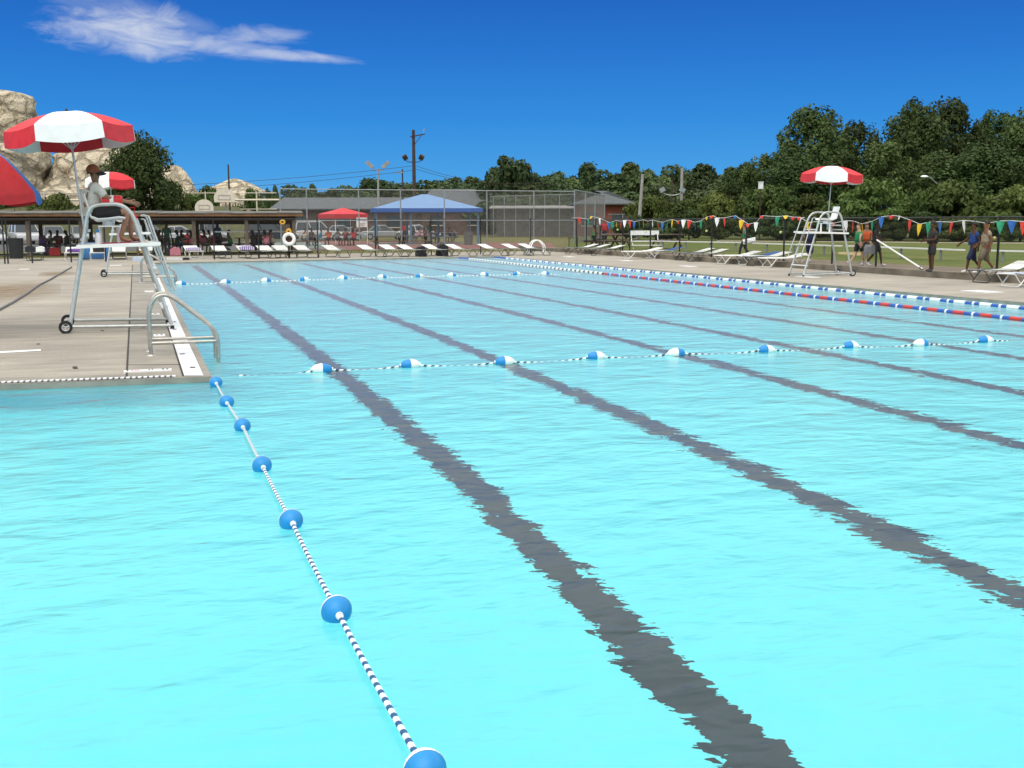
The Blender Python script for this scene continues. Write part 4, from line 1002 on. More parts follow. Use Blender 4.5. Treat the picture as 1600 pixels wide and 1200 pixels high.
# ================================================================== CARS
def make_car(label,paint,suv=False,L_=4.6,W_=1.78,H_=1.44):
    "local: nose towards +X"
    t=thing('parked_car',label,'car'); hw=W_/2; h=L_/2
    zb=.28; belt=.86 if not suv else .98
    prof=[(-h,zb+.06),(-h,belt-.16),(-h+.10,belt-.02),(-h+.75,belt+.02),(h-1.45,belt),(h-.5,belt-.10),(h-.06,belt-.26),(h,zb+.18),(h-.05,zb)]
    lay=[(.0,1),(.5,1)]
    m=MB(); k=len(prof); vs=[]
    for y,sc in ((-hw,.0),(-hw*.94,.05),(hw*.94,.05),(hw,.0)):
        inset=0 if sc else .0
        for x,z_ in prof: vs.append((x*(1 if sc else .985),y,z_ if (sc or z_<.5) else z_-.07))
    fs=[]
    for q in range(3):
        for i in range(k): a=q*k+i; b_=q*k+(i+1)%k; fs.append((a,b_,b_+k,a+k))
    fs+=[tuple(range(k)),tuple(range(3*k,4*k))[::-1]]
    m.add(vs,fs).build('body',paint,t)
    if suv: cab=[(-h+.02,belt),(-h+.18,H_-.02),(h-2.15,H_),(h-1.4,belt)]
    else: cab=[(-h+.72,belt),(-h+1.35,H_-.03),(h-2.2,H_),(h-1.35,belt)]
    m=MB(); m.add([(x,s*(hw*.93 if z_<belt+.1 else hw*.74),z_-.001) for s in(-1,1) for x,z_ in cab],[(0,1,2,3),(7,6,5,4),(0,4,5,1),(1,5,6,2),(2,6,7,3)]); m.build('window',M_glassd,t)
    m=MB()
    (x0,z0),(x1,z1),(x2,z2),(x3,z3)=cab
    m.add([(x1-.03,-hw*.75,z1),(x2+.03,-hw*.75,z2),(x2+.03,hw*.75,z2),(x1-.03,hw*.75,z1),(x1,-hw*.70,z1+.05),(x2,-hw*.70,z2+.05),(x2,hw*.70,z2+.05),(x1,hw*.70,z1+.05)],[(0,1,5,4),(1,2,6,5),(2,3,7,6),(3,0,4,7),(4,5,6,7)])
    m.build('roof',paint,t)
    for s in(-1,1):
        for (xa,za,xb,zb_) in ((x0,z0,x1,z1),(x3,z3,x2,z2),((x0+x3)/2-.1,belt,(x1+x2)/2-.1,H_)):
            MB().beam((xa,s*hw*.945,za),(xb,s*hw*.755,zb_),.05,.08).build('pillar',paint,t)
        for x in (-h+.85,h-.88):
            w_=MB().lathe([(.20,-.10),(.30,-.10),(.325,-.07),(.325,.07),(.30,.10),(.20,.10)],18,'Y',(x,s*(hw-.07),.325)).build('wheel',M_rubber,t,smooth=True)
            MB().lathe([(.001,s*.085),(.12,s*.08),(.205,s*.092)],12,'Y',(x,s*(hw-.07),.325)).build('rim',M_galv,w_,smooth=True)
        MB().box((h-.07,s*hw*.68,belt-.27),(.08,.34,.13)).build('headlight',M_wplast,t); MB().box((-h+.01,s*hw*.72,belt-.24),(.05,.30,.15)).build('tail_light',M_markr,t)
    MB().box((h+.01,0,zb+.14),(.08,W_*.92,.16)).build('bumper',paint,t); MB().box((-h-.01,0,zb+.14),(.08,W_*.92,.16)).build('bumper',paint,t)
    return t
def paint(n,c): 
    m=pm(n,c,.25,.05,1,spec=.6); return m
carw=paint('white_car_paint',(.46,.47,.47)); cars_=paint('silver_car_paint',(.26,.28,.28)); carg=paint('grey_car_paint',(.17,.18,.18)); card=paint('dark_car_paint',(.03,.032,.034))
gc='cars parked behind the shelters'
def car(px,py,mat,rz,label,suv=False,**k):
    g=G(px,py); t=make_car(label,mat,suv,**k); t.location=(g.x,g.y,-.02); t.rotation_euler=(0,0,R(rz)); t['group']=gc
car(40,381,carw,-75,'white car seen from behind by the black trash can',True,H_=1.7,W_=1.95)
car(-12,381,carw,-75,'pale car cut off by the left edge of the photo')
car(84,380,cars_,-80,'silver sedan parked beside the white car at the far left')
car(128,379,cars_,-80,'silver sedan behind the second post of the brown shelter')
car(232,378,carg,-70,'grey sedan behind the shelter, right of the tall chair')
car(284,379,carw,-8,'white sedan seen from the side behind the dark green shirted person')
car(330,377,carg,-75,'dark grey car behind the serving shelf in the shelter',True,H_=1.7)
car(425,378.5,card,-10,'dark off road vehicle behind the white ring buoy',True,H_=1.75)
car(500,376,carw,-6,'white pickup sized vehicle left of the red canopy pole',True,H_=1.8)
car(535,375.5,cars_,-6,'silver sedan parked below the red canopy')
car(600,374,cars_,-8,'silver sedan behind the left end of the blue shelter')
car(655,373,carw,-10,'white car beyond the picnic tables of the blue shelter')
# ================================================================== BUILDINGS
def building(label,pxa,pxb,pe,pr,d,depth,mat,roof,hip=0,rz=None,door=True,flat=False):
    A=P(pxa,346,d); B=P(pxb,346,d); A.z=B.z=0; v=B-A; L_=v.length
    t=thing('school_building',label,'building',A,math.atan2(v.y,v.x)); ze=zat((A+B)/2,pe); zr=zat((A+B)/2,pr)
    MB().box((L_/2,depth/2+.6,ze/2),(L_-1.2,depth-.6,ze)).build('wall',mat,t)
    m=MB(); q=[(-.3,0,ze),(L_+.3,0,ze),(L_+.3,depth+.8,ze),(-.3,depth+.8,ze),(hip,depth/2,zr),(L_-hip,depth/2,zr)]
    m.add(q+[(x,y,z_-.12) for x,y,z_ in q[:4]],[(0,1,5,4),(1,2,5),(2,3,4,5),(3,0,4),(0,6,7,1),(1,7,8,2),(2,8,9,3),(3,9,6,0),(6,9,8,7)]); m.build('roof',roof,t)
    n_=max(2,int(L_/5)) if door else 0
    for i in range(n_):
        x=L_*(i+.5)/n_; f=MB().box((x,.27,ze*.55),(1.6,.06,1.3)).build('window',M_glassd,t); MB().box((x,.25,ze*.55-.72),(1.8,.12,.09)).build('sill',M_cream,f)
    return t
building('long low brown school building with a grey roof behind the red canopy',425,652,326,306.5,128,14,M_brownwall,M_shingle,0)
building('grey roofed building wing with a dark brown wall behind the blue shelter',652,770,325,293,150,14,M_brownwall,M_shingle,1.5)
building('red brick building with a grey hipped roof right of the court fence',898,992,318,296,116,10,M_brick,M_shingle,4)
t=building('low brown dugout building with a thin flat roof behind the backstop',768,968,324.5,320.5,131,6,pm('dim_wall',(.085,.08,.07),.9,.25,2),pm('thin_grey_roof',(.22,.21,.20),.8,.2,2),0,door=False)
building('small grey building with a flat chimney block behind the bank fence',402,428,301,298,240,8,pm('blue_grey_wall',(.20,.24,.28),.8,.1,1),M_shingle,1)
# ================================================================== POLES AND WIRES
def pole(label,px,py_top,d,r,mat,kind=None,name='utility_pole',lean=0):
    b=P(px,346,d); b.z=0; zt_=zat(b,py_top)
    t=thing(name,label,'pole',b,R(-19))
    MB().tube([(lean,0,0),(0,0,zt_)],[r*1.25,r*.85],10).build('pole',mat,t,smooth=True)
    def flood(x,z_,s=1,sg=1):
        MB().tube([(0,0,z_-.55*s),(x*.7,0,z_-.5*s),(x,0,z_-.25*s)],.05,6).build('lamp_arm',mat,t)
        l=MB(); l.box((x,-.05,z_),(.55*s,.34*s,.55*s),mat=Matrix.Rotation(.5*sg,3,'Y')@Matrix.Rotation(.5,3,'X')); l.build('floodlight',M_poleW,t)
    if kind=='main':
        MB().beam((-.35,-.16,zt_-.75),(1.25,-.16,zt_-.45),.12,.12).build('crossarm',mat,t); MB().tube([(1.1,-.16,zt_-.5),(1.2,-.16,zt_+.15)],.05,6).build('insulator',M_poleG,t); MB().tube([(.1,-.16,zt_-1.6),(.9,-.16,zt_-.55)],.04,6).build('brace',mat,t)
        zf=zat(b,246); flood(-.95,zf,.95,-1); flood(.85,zf,.95,1)
    if kind=='flood':
        z_=zt_+.1
        for s in(-1,1):
            for o in (0,.38): MB().box((s*(.75+o),-.05,z_+.15+o*.9),(.42,.3,.5),mat=Matrix.Rotation(s*.9,3,'Y')).build('floodlight',M_poleG,t)
            MB().tube([(0,0,z_-.4),(s*.55,0,z_-.3),(s*.8,0,z_+.1)],.05,6).build('lamp_arm',mat,t)
    if kind=='small':
        MB().box((-.3,-.1,zt_-.4),(.9,.3,.14)).build('lamp_head',M_poleG,t)
    if kind=='cross':
        MB().tube(arc((0,-.15,zt_-.9),1.1,PI*1.15,PI*1.85,8,(1,0,0),(0,0,.55)),.05,6).build('crossarm',M_galv,t)
        for s in(-1,1): MB().box((s*.95,-.2,zt_-1.0),(.5,.35,.4),mat=Matrix.Rotation(s*.5,3,'Y')).build('floodlight',M_galv,t)
    if kind=='street':
        MB().tube(bend([(0,0,zt_-.5),(-.9,-.1,zt_+.25),(-1.1,-.1,zt_+.3)],.3),.035,6).build('lamp_arm',M_galv,t)
        MB().sphere((-1.35,-.1,zt_+.30),.32,10,6,sc=(1,.5,.35)).build('lamp_head',M_wplast,t,smooth=True)
    return t,Vector((b.x,b.y,zt_))
_,W1=pole('tall dark utility pole with two floodlights behind the blue shelter',648,203,120,.19,M_poleW,'main')
_,W2=pole('shorter pole topped by four angled floodlights left of the tall pole',592,263,130,.13,M_poleG,'flood','floodlight_pole')
_,W3=pole('thin dark pole with a small lamp head between the two floodlight poles',630,264,125,.09,M_poleW,'small','lamp_pole')
_,W4=pole('thin dark bare pole behind the shelter roof',360,257,110,.09,M_poleW,None,'utility_pole')
_,W5=pole('weathered wooden pole in front of the dark trees right of the brick building',1003,272,96,.14,M_poleG,None,'utility_pole',-.35)
_,W6=pole('grey pole at the right end of the floodlight crossarm by the dark trees',1064,262,104,.15,M_poleG,None,'utility_pole')
_,W7=pole('pole with a curved floodlight crossarm in front of the dark trees',1049,280,103,.10,M_poleW,'cross','floodlight_pole')
_,W8=pole('dark pole with a white street lamp on a curved arm at the right trees',1466,282,88,.08,M_poleW,'street','street_lamp')
_,W9=pole('thin pole with a white box on top in front of the dark trees',1187,290,92,.05,M_poleW,None,'utility_pole')
t=thing('pole_box','small white box fixed high on a thin pole before the dark trees','box',W9); MB().box((0,0,0),(.30,.3,.55)).build('casing',M_wplast,t); MB().box((0,0,.30),(.36,.36,.05)).build('lid',M_wplast,t)
def wire(label,A,B,sag,r=.022):
    A=Vector(A);B=Vector(B); o=A.copy(); pts=[A+(B-A)*(k/20)-Vector((0,0,sag*4*(k/20)*(1-k/20)))-o for k in range(21)]
    t=MB().tube(pts,r,4).build('power_line',M_poleW,smooth=True,loc=o); tag(t,label,'cable')
q=P(-40,300,118)
wire('upper overhead line from the tall dark pole away to the left',P(646,259,120),P(-60,292,118),.9)
wire('lower overhead line from the tall dark pole away to the left',P(646,266,120),P(-60,302,118),.9)
wire('overhead line from the tall dark pole to the right behind the trees',P(650,259,120),P(860,283,135),1.0)
wire('lower overhead line from the tall dark pole to the right tree',P(650,264,120),P(880,287,135),1.0)
wire('faint overhead line across the dark trees on the right, upper one',P(1064,290,104),P(1640,298,80),1.6,.018)
wire('faint overhead line across the dark trees on the right, lower one',P(1064,318,104),P(1640,300,80),1.0,.018)
# ================================================================== ROCKS
def rockmat():
    m,nt,b=nodes('sandstone'); N=nt.nodes;L=nt.links
    tc=N.new('ShaderNodeTexCoord')
    mp=N.new('ShaderNodeMapping'); mp.inputs['Scale'].default_value=(1,1,1); L.new(tc.outputs['Object'],mp.inputs['Vector'])
    n1=N.new('ShaderNodeTexNoise'); n1.inputs['Scale'].default_value=.45; n1.inputs['Detail'].default_value=9; n1.inputs['Roughness'].default_value=.65; L.new(mp.outputs[0],n1.inputs['Vector'])
    r=N.new('ShaderNodeValToRGB'); L.new(n1.outputs['Fac'],r.inputs[0]); e=r.color_ramp.elements; e[0].position=.32; e[0].color=(.30,.22,.13,1); e[1].position=.46; e[1].color=(.62,.53,.38,1)
    x=e.new(.7); x.color=(.72,.65,.50,1)
    L.new(r.outputs[0],b.inputs['Base Color']); b.inputs['Roughness'].default_value=.95; b.inputs['Specular IOR Level'].default_value=.1
    n2=N.new('ShaderNodeTexNoise'); n2.inputs['Scale'].default_value=1.1; n2.inputs['Detail'].default_value=9; n2.inputs['Roughness'].default_value=.6; L.new(tc.outputs['Object'],n2.inputs['Vector'])
    vo=N.new('ShaderNodeTexVoronoi'); vo.feature='DISTANCE_TO_EDGE'; vo.inputs['Scale'].default_value=.32
    mv=N.new('ShaderNodeVectorMath'); mv.operation='MULTIPLY_ADD'; L.new(n1.outputs['Color'],mv.inputs[0]); mv.inputs[1].default_value=(3,3,3); L.new(tc.outputs['Object'],mv.inputs[2]); L.new(mv.outputs[0],vo.inputs['Vector'])
    mc=N.new('ShaderNodeMapRange'); mc.inputs['From Max'].default_value=.10; L.new(vo.outputs['Distance'],mc.inputs['Value'])
    sm=N.new('ShaderNodeMath'); sm.operation='MULTIPLY_ADD'; L.new(mc.outputs[0],sm.inputs[0]); sm.inputs[1].default_value=.55; L.new(n2.outputs['Fac'],sm.inputs[2])
    bp=N.new('ShaderNodeBump'); bp.inputs['Distance'].default_value=1.3; bp.inputs['Strength'].default_value=1; L.new(sm.outputs[0],bp.inputs['Height']); L.new(bp.outputs[0],b.inputs['Normal'])
    return m
M_rock=rockmat()
def rock(label,prof,d,pybase,seed,thick=.8,amp=.09,name='sandstone_rock'):
    "prof: list of (pixel row, left pixel, right pixel) outlines from top to bottom; becomes a full round body of that width"
    m=MB(); n_=56; rows=[]
    pr=[]
    for i in range(len(prof)-1):
        for k in range(7): 
            u=k/7; pr.append([prof[i][j]+(prof[i+1][j]-prof[i][j])*u for j in range(3)])
    pr.append(list(prof[-1]))
    cx=sum((p[1]+p[2])/2 for p in prof)/len(prof); base=P(cx,346,d); base.z=0
    vs=[]
    for (py,l,r) in pr:
        a=P(l,py,d); b_=P(r,py,d); c=(a+b_)/2; hw=(b_-a).length/2
        for j in range(n_):
            an=2*PI*j/n_; v=RV*(math.cos(an)*hw)+FH*(math.sin(an)*hw*thick)
            p=c+v; q=Vector((p.x*.16,p.y*.16,p.z*.22+seed*7))
            f=1+amp*2.2*(noise.fractal(q,.8,2.1,5)) -amp*1.6*abs(noise.noise(q*1.7)) +amp*.9*abs(noise.noise(q*4.1))+amp*.8
            f2=1+(f-1)*min(1,hw/2)
            vs.append(c+v*f2-base)
    fs=[]
    R_=len(pr)
    for i in range(R_-1):
        for j in range(n_): fs.append((i*n_+j,(i+1)*n_+j,(i+1)*n_+(j+1)%n_,i*n_+(j+1)%n_))
    fs.append(tuple(range(n_))); m.add(vs,fs)
    o=m.build(name,M_rock,smooth=False,loc=base); tag(o,label,'rock')
    o.data.polygons.foreach_set('use_smooth',[True]*len(o.data.polygons))
    return o
rock('huge square topped sandstone block at the left edge above the umbrella',[(141,-8,10),(145,-30,30),(150,-40,44),(160,-46,51),(190,-48,52),(215,-46,49),(232,-40,44),(250,-40,46)],190,0,1,.8,.07)
rock('broad sandstone block with overhanging lip below the huge square rock',[(226,-30,40),(231,-50,62),(238,-60,69),(262,-60,71),(275,-56,68),(300,-52,66),(330,-50,66)],180,0,2,.8,.07)
rock('large rounded sandstone dome behind the tall lifeguard chair',[(219,146,172),(224,128,185),(232,105,200),(245,90,215),(262,81,228),(285,74,240),(305,66,248),(335,60,255)],185,0,3,.7,.06)
rock('grooved sandstone knob right of the left tree',[(258,262,276),(262,256,284),(272,248,292),(285,240,299),(300,232,306),(330,228,312)],200,0,4,.8,.05)
rock('pale pointed sandstone hill behind the basketball backboards',[(279,362,370),(283,352,382),(290,338,396),(298,316,414),(305,300,424),(330,290,430)],260,0,5,.8,.05)
rock('pale low sandstone ledge at the foot of the big dome',[(292,72,92),(297,66,110),(305,60,125),(330,56,130)],165,0,6,.7,.1)
# ================================================================== TREES
def crown_mesh(name,seed,H_,R_,z0,nl,leaf,lobes,flat=.8,mat=M_leaf,gap=.0,side=1.0):
    rng=np.random.default_rng(seed)
    cz=(z0+H_)/2; hz=(H_-z0)/2
    C=[];Rr=[]
    for k in range(lobes):
        for _ in range(50):
            p=rng.uniform(-1,1,3)
            if (p**2).sum()<=1: break
        rr=rng.choice([.17,.22,.28,.34])*rng.uniform(.85,1.2)
        s=(1-rr*.62)
        prof=1.0 if p[2]<.2 else 1-.35*(p[2]-.2)
        C.append((p[0]*R_*s*prof,p[1]*R_*s*prof,cz+p[2]*hz*s)); Rr.append((rr*R_*1.05,rr*R_*1.05,rr*hz*flat*1.1))
    C=np.array(C);Rr=np.array(Rr)
    vol=Rr[:,0]**1.7; pick=rng.choice(lobes,nl,p=vol/vol.sum())
    d=rng.normal(size=(nl,3)); d/=np.linalg.norm(d,axis=1)[:,None]
    rad=rng.uniform(0,1,nl)**.28
    rad*=1+.16*np.clip(rng.standard_normal(nl),-1,1.5)*(rng.uniform(size=nl)<.3)
    pos=C[pick]+d*Rr[pick]*rad[:,None]
    nrm=d*.8+rng.normal(size=(nl,3))*.55+np.array([0,0,.35]); nrm/=np.linalg.norm(nrm,axis=1)[:,None]
    t=np.cross(nrm,rng.normal(size=(nl,3))); t/=np.linalg.norm(t,axis=1)[:,None]; bt=np.cross(nrm,t)
    s=leaf*rng.uniform(.55,1.35,nl)[:,None]
    V=np.empty((nl,4,3)); V[:,0]=pos-t*s; V[:,1]=pos-bt*s*.55+nrm*s*.12; V[:,2]=pos+t*s; V[:,3]=pos+bt*s*.55+nrm*s*.12
    me=bpy.data.meshes.new(name); me.vertices.add(nl*4); me.vertices.foreach_set('co',V.reshape(-1))
    me.loops.add(nl*4); me.loops.foreach_set('vertex_index',np.arange(nl*4)); me.polygons.add(nl); me.polygons.foreach_set('loop_start',np.arange(0,nl*4,4)); 
    me.update(calc_edges=True); me.materials.append(mat)
    return me,C
def make_tree(seed,H_,R_,z0,nl,leaf,lobes,mat=M_leaf,flat=.8,tr=.24):
    t=thing('leafy_tree','x','tree')
    me,C=crown_mesh('crown',seed,H_,R_,z0,nl,leaf,lobes,flat,mat); o=bpy.data.objects.new('crown',me); col.objects.link(o); o.parent=t
    m=MB(); top=Vector((0,0,H_*.72)); m.tube([(0,0,-.1),(.05,.03,H_*.25),(-.08,.05,H_*.5),top],[tr*1.4,tr,tr*.7,tr*.25],9)
    for c in C[:10]:
        c=Vector(c); zb=max(z0*.8,min(c.z*.6,H_*.5)); m.tube([(0,0,zb),(c.x*.5,c.y*.5,zb+(c.z-zb)*.62),c],[tr*.42,tr*.25,tr*.07],6)
    m.build('trunk',M_bark,t,smooth=True); return t
TA_=[Proto(make_tree(11,14,5.2,1.6,13000,.25,46)),Proto(make_tree(12,14,4.6,1.0,12500,.25,42)),Proto(make_tree(13,14,5.6,2.0,13500,.25,52))]
TM=[Proto(make_tree(21,9,4.6,.6,7000,.34,34,M_leaf3)),Proto(make_tree(22,9,5.4,.4,7000,.34,36,M_leaf3)),Proto(make_tree(23,9,4.2,.8,7000,.34,28,M_leaf3))]
TD_=[Proto(make_tree(41,4,3.4,.1,4500,.2,24,M_leaf,.9,.08)),Proto(make_tree(42,4,3.0,.1,4500,.2,20,M_leaf,.9,.08))]
TB_=[Proto(make_tree(31,4,3.2,.1,4500,.2,26,M_leaf2,.9,.08)),Proto(make_tree(32,4,3.8,.1,4500,.2,28,M_leaf2,.9,.08))]
def tree(px,py,d,wpx,pr,base_h,base_r,label,grp,z=0.0,rz=None):
    b=P(px,346,d); b.z=z; h=zat(b,py)-z; w=wpx/1700*d/2
    random.seed(int(px*13+py)); sx=w/base_r
    o=pr((b.x,b.y,z),random.uniform(0,6.28) if rz is None else rz,label,grp,(sx,sx,h/base_h)); return o
g1='dark trees on the right'
for px,py,d,w_,k,l in [(1268,157,104,135,0,'tall ragged dark tree above the red and white umbrella on the right'),(1335,178,108,95,1,'narrow dark tree in the gap between the two tallest right trees'),(1425,152,102,120,2,'tall dark tree left of the very tallest crown on the right'),(1482,146,106,125,0,'tallest dark tree on the right with a flat crown'),(1556,163,110,120,1,'dark tree between the tallest tree and the right edge'),(1612,165,100,130,2,'big dark tree cut off by the right edge'),(1195,232,112,95,1,'lower dark tree stepping down left of the tall right trees'),(1158,252,120,80,2,'dark tree at the left shoulder of the right hand group'),(1380,215,98,110,0,'dark mid height tree in front of the narrow tree'),(1530,222,94,140,2,'dark broad tree in front below the right crowns'),(1245,240,98,110,2,'dark tree directly behind the right umbrella'),(1310,235,99,100,1,'dark tree just right of the right umbrella'),(1455,232,96,110,0,'dark tree behind the white street lamp'),(1598,238,92,120,1,'dark tree low at the right edge')]:
    tree(px,py,d,w_,TA_[k],14,5.0,l,g1,FZ)
g2='shrubs and small trees along the field edge'
sh=[(1012,300,106,85),(1068,312,104,100),(1122,296,100,80),(1165,312,97,100),(1218,284,94,120),(1266,305,92,80),(1306,316,90,90),(1356,282,90,125),(1404,310,88,85),(1448,296,87,95),(1500,275,86,130),(1548,308,84,90),(1596,284,83,130),(1640,300,82,110)]
for i,(px,py,d,w_) in enumerate(sh):
    tree(px,py,d,w_,TB_[i%2],4,3.4,'%s bushy green shrub from the left along the field edge under the right trees'%ORD(i),g2,FZ)
lo=[(985+46*i,332+9*math.sin(i*2.3),94-1.1*i,70+22*math.sin(i*1.3)) for i in range(15)]
for i,(px,py,d,w_) in enumerate(lo):
    tree(px,py,d,w_,TD_[(i+1)%2],4,3.4,'%s low hedge bush from the left behind the field fence'%ORD(i),'low hedge bushes behind the field fence',FZ)
g3='trees beyond the school roofs'
fb=[(800,236,150,66,0,'rounded green tree with sky gaps standing above the blue shelter roof'),(770,262,155,50,2,'small tree hugging the left side of the rounded green tree'),(845,272,158,70,1,'low tree right of the rounded green tree'),(880,262,170,70,0,'tree third from the left in the far wooded ridge'),(912,255,178,60,2,'dark domed tree above the tall fence corner'),(945,262,172,70,1,'tree above the right end of the tall court fence'),(985,255,176,64,2,'domed tree above the brick building roof'),(1020,258,165,70,0,'tree behind the weathered wooden pole'),(1060,254,172,72,1,'tree behind the floodlight crossarm'),(1100,257,160,76,2,'tree right of the grey pole in the far ridge'),(1140,256,150,80,0,'last tree of the far ridge before the dark right group'),(1035,285,130,80,1,'nearer tree low behind the two poles'),(960,285,150,90,2,'nearer tree low behind the brick building roof'),(1110,285,125,90,0,'nearer low tree left of the dark right group'),(720,283,190,60,1,'low tree left of the rounded tree over the grey wing roof'),(698,271,200,52,0,'domed tree just right of the tall dark pole'),(742,277,205,46,2,'low tree over the right end of the grey wing roof'),(660,279,200,46,1,'low tree behind the tall dark pole'),(612,277,210,58,0,'broad low tree behind the floodlight pole'),(573,279,212,50,2,'low tree left of the floodlight pole'),(543,287,210,40,1,'small tree left of the low tree by the floodlight pole'),(508,290,205,40,0,'small pointed tree above the red canopy'),(492,288,206,24,2,'thin spiky tree left of the pointed small tree'),(459,286,200,40,1,'round small tree at the left end of the school roof'),(432,290,190,16,2,'thin dark cypress like tree at the bank fence end'),(420,291,195,10,1,'narrow spiky tree beside the thin cypress like tree'),(828,290,140,70,2,'low tree behind the dugout building left part'),(875,292,140,70,0,'low tree behind the dugout building middle part'),(780,300,138,80,1,'low bushy tree right behind the blue shelter roof edge')]
for px,py,d,w_,k,l in fb: tree(px,py,d,w_*(1.9 if d>180 and w_>28 else 1.4),TM[k],9,4.7,l,g3,0)
g4='trees on the left bank'
tree(224,203,105,104,TA_[2],14,5.0,'large ragged green tree standing alone before the rocks on the left',g4,0)
for px,py,d,w_,k,l in [(190,268,108,70,0,'small leafy tree at the left foot of the large left tree'),(268,282,110,60,1,'small leafy tree at the right foot of the large left tree'),(322,286,120,62,0,'bushy tree between the grooved knob and the pointed hill'),(392,296,122,60,1,'low bush in front of the pointed sandstone hill'),(100,298,112,70,0,'low bush below the big sandstone dome'),(150,300,110,60,1,'low bush behind the seated guard'),(60,304,112,60,0,'low bush beside the blue edge of the beach umbrella'),(300,304,112,70,1,'low bush above the left basketball backboard'),(20,306,112,70,1,'low bush behind the beach umbrella')]:
    tree(px,py,d,w_,TB_[k],4,3.4,l,g4,0)
#@@
# ================================================================== PEOPLE
SK=[pm('skin_tan',(.30,.15,.09),.55,.08,7),pm('skin_brown',(.15,.070,.040),.6,.1,7,spec=.2),pm('skin_deep',(.075,.037,.021),.6,.1,7,spec=.15),pm('skin_fair',(.46,.27,.19),.55,.06,7)]
CL={}
def cloth_m(n,c):
    if n not in CL: CL[n]=pm('cloth_'+n,c,.85,.14,9,bump=.01,bscale=14)
    return CL[n]
for n_,c_ in dict(white=(.62,.59,.52),black=(.02,.02,.022),green=(.012,.20,.075),dgreen=(.01,.075,.04),navy=(.014,.02,.06),blue=(.012,.045,.18),khaki=(.26,.21,.14),khakid=(.13,.105,.07),orange=(.50,.085,.02),pink=(.55,.20,.26),red=(.42,.03,.035),teal=(.03,.20,.28),grey=(.16,.16,.165),yellow=(.55,.38,.05),purple=(.12,.05,.20),maroon=(.14,.02,.035),cream=(.50,.45,.36)).items(): cloth_m(n_,c_)
M_hair=pm('dark_hair',(.014,.011,.010),.6,.2,14); M_hairb=pm('brown_hair',(.10,.05,.025),.6,.2,14)
M_shoe=pm('white_shoe',(.60,.59,.57),.6,.1,9); M_shoed=pm('dark_shoe',(.03,.03,.03),.6,.1,9)
def skin(name,V,E,Rd,mat,parent,sub=1,root=0):
    me=bpy.data.meshes.new(name); me.from_pydata([tuple(v) for v in V],E,[]); o=bpy.data.objects.new(name,me); col.objects.link(o)
    md=o.modifiers.new('s','SKIN'); md.use_smooth_shade=True; md.branch_smoothing=.3
    sv=me.skin_vertices[0].data
    for i,r in enumerate(Rd): sv[i].radius=(r,r) if not isinstance(r,tuple) else r
    sv[root].use_root=True
    m2=o.modifiers.new('u','SUBSURF'); m2.levels=sub; m2.render_levels=sub
    dg=bpy.context.evaluated_depsgraph_get(); dg.update()
    nm=bpy.data.meshes.new_from_object(o.evaluated_get(dg)); bpy.data.objects.remove(o); bpy.data.meshes.remove(me)
    nm.name=name; nm.materials.clear(); nm.materials.append(None)
    o=bpy.data.objects.new(name,nm); col.objects.link(o); o.parent=parent
    nm.polygons.foreach_set('use_smooth',[True]*len(nm.polygons))
    setm(o,mat); return o
def setm(o,mat):
    o.material_slots[0].link='OBJECT'; o.material_slots[0].material=mat
def V3(*a): return Vector(a)
def pose_base():
    return dict(pel=V3(0,0,.96),bel=V3(0,0,1.10),che=V3(0,0,1.30),nek=V3(.005,0,1.475),hd1=V3(.035,0,1.57),hd2=V3(.02,0,1.665),
     shL=V3(-.01,.165,1.405),elL=V3(-.03,.225,1.13),wrL=V3(.06,.24,.90),shR=V3(-.01,-.165,1.405),elR=V3(-.03,-.225,1.13),wrR=V3(.06,-.24,.90),
     hiL=V3(0,.095,.90),knL=V3(.02,.10,.50),anL=V3(-.02,.10,.085),hiR=V3(0,-.095,.90),knR=V3(.02,-.10,.50),anR=V3(-.02,-.10,.085))
def pose_walk(s=1):
    s*=.85
    p=pose_base(); 
    p['knL']=V3(.20*s,.09,.53); p['anL']=V3(.27*s,.09,.10); p['knR']=V3(-.06*s,-.09,.50); p['anR']=V3(-.36*s,-.09,.16)
    p['elL']=V3(-.14*s,.23,1.15); p['wrL']=V3(-.10*s,.24,.92); p['elR']=V3(.08*s,-.23,1.14); p['wrR']=V3(.25*s,-.20,.99); return p
def pose_sit():
    p=pose_base(); dz=-.46
    for k in ('pel','bel','che','nek','hd1','hd2','shL','shR','elL','elR','wrL','wrR'): p[k]=p[k]+V3(0,0,dz+.04)
    for k in ('che','nek','shL','shR'): p[k]=p[k]+V3(.06,0,0)
    for k in ('nek','hd1','hd2'): p[k]=p[k]+V3(.08,0,-.01)
    for s,k in ((1,'L'),(-1,'R')):
        p['hi'+k]=V3(.02,.10*s,.50); p['kn'+k]=V3(.43,.13*s,.50); p['an'+k]=V3(.36,.13*s,.085)
        p['el'+k]=V3(.15,.25*s,.76); p['wr'+k]=V3(.38,.16*s,.80)
    return p
